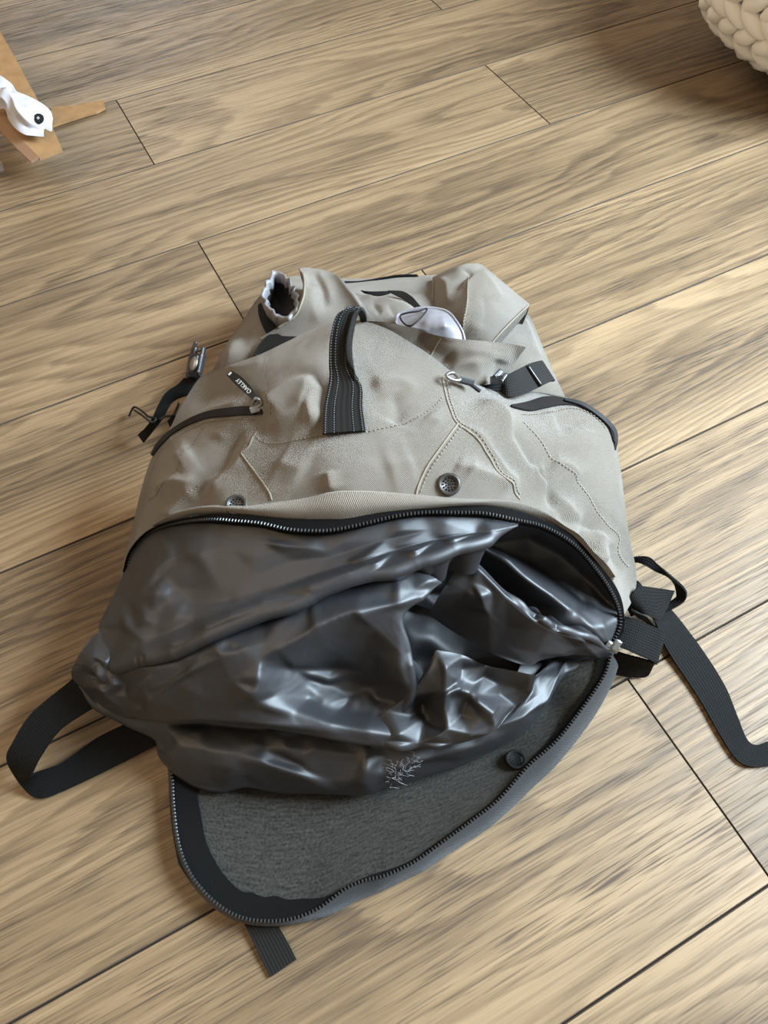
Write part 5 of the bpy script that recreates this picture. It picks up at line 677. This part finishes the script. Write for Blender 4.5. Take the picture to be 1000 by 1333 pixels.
# left side-release buckle: body, two prongs, ladder bar
c0, c1, c2 = [Vector(v) for v in WP['buckle_left']]; ax = (c2-c1).normalized(); bm = bmesh.new(); nb = Vector((-.55, -.5, .65))
box_bm(bm, basis(ax, nb, c0), .022, .017, .007, .002); box_bm(bm, basis(ax, nb, c0+ax*.013+nb.cross(ax)*.006), .010, .004, .005, .0015); box_bm(bm, basis(ax, nb, c0+ax*.013-nb.cross(ax)*.006), .010, .004, .005, .0015)
box_bm(bm, basis(ax, nb, c0-ax*.013), .004, .020, .007, .0015); box_bm(bm, basis(ax, nb, c0+ax*.004+nb.normalized()*.0045), .010, .011, .003, .0012)
bk = bm_obj('buckle', bm, plastic.m, bag); bk['label'] = 'black plastic side release buckle'
bm = bmesh.new(); bmesh.ops.create_uvsphere(bm, u_segments=16, v_segments=8, radius=1, matrix=basis(ax, nb, c0+nb.normalized()*.006+nb.cross(ax).normalized()*-.002) @ Matrix.Diagonal((.008, .0055, .002, 1)))
bm_obj('buckle_button', bm, steel.m, bk, True)
tube('buckle_bar', [c0-ax*.012+nb.cross(ax)*.011, c0+ax*.006+nb.cross(ax)*.012, c0+ax*.024+nb.cross(ax)*.008], .002, plastic.m, bk, 20, 8)
# zipper slider at the corner of the opening
s0, s1, s2 = [Vector(v) for v in WP['slider']]; bm = bmesh.new(); d_ = (s2-s1).normalized()
box_bm(bm, basis(d_, (0, -.5, .85), s0), .013, .0075, .005, .002); box_bm(bm, basis(d_, (0, -.5, .85), s0+Vector((.003, 0, .003))), .006, .011, .004, .0015)
bm_obj('zipper_slider', bm, steel.m, bag)
# zipper pulls
tl = [Vector(v) for v in WP['tag_left']]
nrm = Vector((0.05, -.55, .83)); nr = nrm.cross(tl[0]-tl[-1]).normalized()
STRAP['tag'] = [[list(p+nr*w) for p, w in zip(tl, (.0022, .0034, .0042, .0030))], [list(p-nr*w) for p, w in zip(tl, (.0022, .0034, .0042, .0030))]]
zp = tube('zipper_pull', WP['pull_left'], .0016, steel.m, bag, 40, 8, True)
bm = bmesh.new(); q = Vector(WP['pull_left'][0]); box_bm(bm, basis((.9, .3, 0), nrm, q+Vector((0, -.001, -.001))), .013, .006, .004, .0015); bm_obj('slider_body', bm, steel.m, zp)
tg = strap('pull_tag', 'tag', rubber.m, zp, .002, 30, 5)
tcv = bpy.data.curves.new('tag_text', 'FONT'); tcv.body = 'OAKLEY'; tcv.size = .0054; tcv.align_x = 'CENTER'; tcv.align_y = 'CENTER'; tcv.extrude = .0001; tcv.space_character = 1.12
to = bpy.data.objects.new('tag_text_src', tcv); COL.objects.link(to); bpy.context.view_layer.update()
tme = bpy.data.meshes.new_from_object(to.evaluated_get(bpy.context.evaluated_depsgraph_get())); bpy.data.objects.remove(to)
tme.transform(basis(tl[3]-tl[0], nrm, (tl[1]*.42+tl[2]*.58)+nrm*.0016)); tme.materials.clear(); link('tag_lettering', tme, label_m.m, zp)
bm = bmesh.new(); box_bm(bm, basis(tl[3]-tl[0], nrm, tl[2]*.12+tl[3]*.88+nrm*.001), .0035, .0032, .0006); bm_obj('tag_mark', bm, label_m.m, zp)
pr = [Vector(v) for v in WP['pull_right']]
zr = tube('zipper_pull', [pr[0], pr[1]+Vector((0, .004, 0)), pr[2], pr[1]+Vector((0, -.004, 0))], .0016, steel.m, bag, 40, 8, True)
bm = bmesh.new(); box_bm(bm, basis(pr[2]-pr[0], nrm, pr[3]), .016, .006, .004, .0015); bm_obj('slider_body', bm, rubber.m, zr)
# gathered drawstring collar
rim = catmull(WP['collar_rim'], 120, True)[:-1]; cc = rim.mean(0); n_ = len(rim); rows = []
ang = np.arange(n_)/n_*2*math.pi; wav = np.sin(ang*11)+.5*np.sin(ang*19+1)
axis = np.array([.1, -.35, .93])
for out, dz, wv in ((1.05, -.03, 0.0), (1.12, -.012, .0006), (1.08, .0, .0013), (.98, .003, .0016), (.86, -.002, .0014), (.78, -.012, .0014), (.7, -.026, .0006), (.4, -.03, 0), (.02, -.031, 0)):
    d = rim-cc; d /= np.linalg.norm(d, axis=1)[:, None]
    rows.append(cc+(rim-cc)*out+axis*dz+d*(wav*wv)[:, None]+axis*(wav*wv*.6)[:, None])
V = np.vstack(rows); Fc = []
for i in range(len(rows)-1):
    for a in range(n_): Fc.append((i*n_+a, i*n_+(a+1) % n_, (i+1)*n_+(a+1) % n_, (i+1)*n_+a))
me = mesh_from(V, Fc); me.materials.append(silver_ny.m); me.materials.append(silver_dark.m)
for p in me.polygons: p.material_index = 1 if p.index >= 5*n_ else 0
dc = link('drawstring_collar', me, None, bag); dc['label'] = 'gathered silvery drawstring collar'
strap('collar_strap', 'strap_collar', web.m, bag, .0018, 30, 5); strap('collar_pad', 'collar_pad', web_grey.m, bag, .004, 30, 5)
strap('back_binding', 'back_edge', web.m, bag, .002, 50, 4); strap('back_binding', 'gap_edge', web.m, bag, .002, 30, 3); strap('haul_loop', 'grey_strap', web_grey.m, bag, .0018, 40, 5)
# lint on the lining
L_ = [Vector(v) for v in WP['lint']]; V, Fc = [], []
for i in range(46):
    a = L_[0] if i < 30 else L_[3]; e = L_[1] if i < 30 else L_[4]
    c = a.lerp(e, random.random())+Vector((random.gauss(0, .003), random.gauss(0, .003), 0)); k = random.uniform(.003, .010); th = random.uniform(0, 6.28)
    p = [c+Vector((math.cos(th+j*random.uniform(.2, .7))*k*j/3, math.sin(th+j*.3)*k*j/3, 0)) for j in range(4)]
    pp = []
    for q in p:
        uvq = np.array([[q.x-q.z*SLANT[0], q.y-q.z*SLANT[1]]]); w_, n_2 = SH['lining_lobe'].at(uvq, True, .0012+random.random()*.002); pp.append(w_[0])
    vv, ff_ = tube_vf(np.array(pp), .00011, 4); b0 = len(V); V += list(vv); Fc += [tuple(b0+q for q in f) for f in ff_]
lint = link('lint', mesh_from(V, Fc), Mat('pale_fibres', (.35, .35, .36), .8).m); lint['label'] = 'tuft of pale lint fibres clinging to the black lining'; lint['category'] = 'lint'; lint['kind'] = 'stuff'
# ---------------------------------------------------------------- cardboard box with one flap reaching into view
box = empty('cardboard_box', 'brown cardboard box at the upper left with its flap spread over the floor', 'box')
def sheet(name, outline, th, mat, parent):
    bm = bmesh.new(); t = [bm.verts.new(v) for v in outline]; b = [bm.verts.new((v[0], v[1], v[2]-th)) for v in outline]
    n = len(t); bm.faces.new(t); bm.faces.new(b[::-1])
    for i in range(n): bm.faces.new((t[i], b[i], b[(i+1) % n], t[(i+1) % n]))
    bmesh.ops.triangulate(bm, faces=[f for f in bm.faces if len(f.verts) > 4]); return bm_obj(name, bm, mat, parent)
sheet('flap', WP['box_flap']+WP['box_flap_in'][::-1], .007, card.m, box)
f0 = np.array(WP['box_flap_in']); sheet('flap_liner', [tuple(p) for p in f0]+[tuple(p+np.array([-.012, -.004, -.006])) for p in f0[::-1]], .003, card_in.m, box)
sheet('torn_flap', WP['box_torn'], .003, card.m, box)
far = Vector(WP['box_flap'][-1]); near = Vector(WP['box_flap_in'][-1])
bm = bmesh.new(); x0 = min(far.x, near.x)-.005
box_bm(bm, Matrix.Translation((x0-.2, (far.y+near.y)/2, .002)), .4, far.y-near.y, .004); bm_obj('bottom', bm, card_in.m, box)
for nm, c, sx, sy in (('side_wall', (x0-.2, far.y, .04), .4, .004), ('side_wall', (x0-.2, near.y, .034), .4, .004), ('side_wall', (x0-.4, (far.y+near.y)/2, .04), .004, far.y-near.y)):
    bm = bmesh.new(); box_bm(bm, Matrix.Translation(c), sx, sy, .068 if c[2] < .036 else .08); bm_obj(nm, bm, card.m, box)
# ---------------------------------------------------------------- shirt cuff, rag
shirt = empty('shirt', 'white cotton shirt cuff with dark button lying over the cardboard box flap', 'shirt')
drape_obj('cuff', SH['cuff'], 90, 60, cotton.m, shirt)
o, n = [Vector(v) for v in WP['button']]; M = basis((1, 0, 0), n, o+n*.001); bm = bmesh.new()
bmesh.ops.create_cone(bm, cap_ends=True, segments=28, radius1=.0072, radius2=.0064, depth=.002, matrix=M)
bt = bm_obj('button', bm, Mat('dark_button', (.010, .012, .012), .65, .2).m, shirt); bt['label'] = 'dark round button'
bm = bmesh.new(); box_bm(bm, M @ Matrix.Translation((0, 0, .0012)), .0042, .0012, .0006); box_bm(bm, M @ Matrix.Translation((0, 0, .0012)), .0012, .0042, .0006)
bm_obj('button_thread', bm, cotton.m, bt)
rg = Mat('striped_cotton', (.6, .62, .68), .8); trg = rg.n('ShaderNodeTexCoord'); wv = rg.n('ShaderNodeTexWave', Scale=110.0); rg.l(trg.outputs['Object'], wv.inputs[0]); rg.l(rg.ramp(wv.outputs['Fac'], [(.4, (.7, .72, .78)), (.6, (.06, .07, .12))]), rg.b.inputs['Base Color'])
w = [Vector(v) for v in WP['rag']]; V, Fc = [], []
for i in range(12):
    for j in range(8):
        a, b = i/11, j/7; p = w[4].lerp(w[3], b).lerp(w[0].lerp(w[2], b), a)+Vector((.004*math.sin(b*math.pi)*a, 0, .005*math.sin(a*7)*math.sin(b*5))); V.append((p.x, p.y, max(p.z, .002)))
for i in range(11):
    for j in range(7): Fc.append((i*8+j, (i+1)*8+j, (i+1)*8+j+1, i*8+j+1))
rag = link('cloth', mesh_from(V, Fc), rg.m); rag['label'] = 'corner of a striped cloth at the left edge below the cardboard box'; rag['category'] = 'cloth'
# ---------------------------------------------------------------- knitted pouf
pouf = empty('pouf', 'cream chunky knitted pouf at the upper right on the floor', 'pouf')
PC, PR = Vector((.735, 1.275, .15)), Vector((.245, .245, .145))
bm = bmesh.new(); bmesh.ops.create_uvsphere(bm, u_segments=40, v_segments=20, radius=1, matrix=Matrix.Translation(PC) @ Matrix.Diagonal((PR.x*.93, PR.y*.93, PR.z*.92, 1))); bm_obj('core', bm, wool.m, pouf, True)
V, Fc = [], []; K = 8; xs = [-1, -.88, -.6, -.2, .25, .65, .9, 1]; ra = [.05, .42, .82, 1, .98, .72, .38, .05]
for x, r in zip(xs, ra):
    for a in range(K): V.append((x, r*math.cos(2*math.pi*a/K), r*math.sin(2*math.pi*a/K)))
for i in range(len(xs)-1):
    for a in range(K): Fc.append((i*K+a, i*K+(a+1) % K, (i+1)*K+(a+1) % K, (i+1)*K+a))
sm = mesh_from(V, Fc); sm.materials.append(wool.m)
spots = []
for k in range(13):
    phi = math.radians(16+k*10.6); cnt = max(7, int(round(2*math.pi*PR.x*math.sin(phi)/.036)))
    for a in range(cnt):
        th = 2*math.pi*(a+.5*(k % 2))/cnt
        u = Vector((math.sin(phi)*math.cos(th), math.sin(phi)*math.sin(th), math.cos(phi)))
        pos = PC+Vector((u.x*PR.x, u.y*PR.y, u.z*PR.z)); n = Vector((u.x/PR.x, u.y/PR.y, u.z/PR.z)).normalized()
        spots.append((-n.dot((Vector((0, 0, .67))-pos).normalized()), k, th, pos, n))
for _, k, th, pos, n in sorted(spots, key=lambda q: q[0])[:290]:
    east = Vector((-math.sin(th), math.cos(th), 0)); south = n.cross(east)
    sl = .62 if k % 2 else -.62
    o = bpy.data.objects.new('stitch', sm); COL.objects.link(o); o.parent = pouf
    o.matrix_local = basis(east*math.cos(sl)+south*math.sin(sl), n+south*.12, pos) @ Matrix.Diagonal((.027*random.uniform(.94, 1.08), .0140*random.uniform(.92, 1.12), .0135, 1))
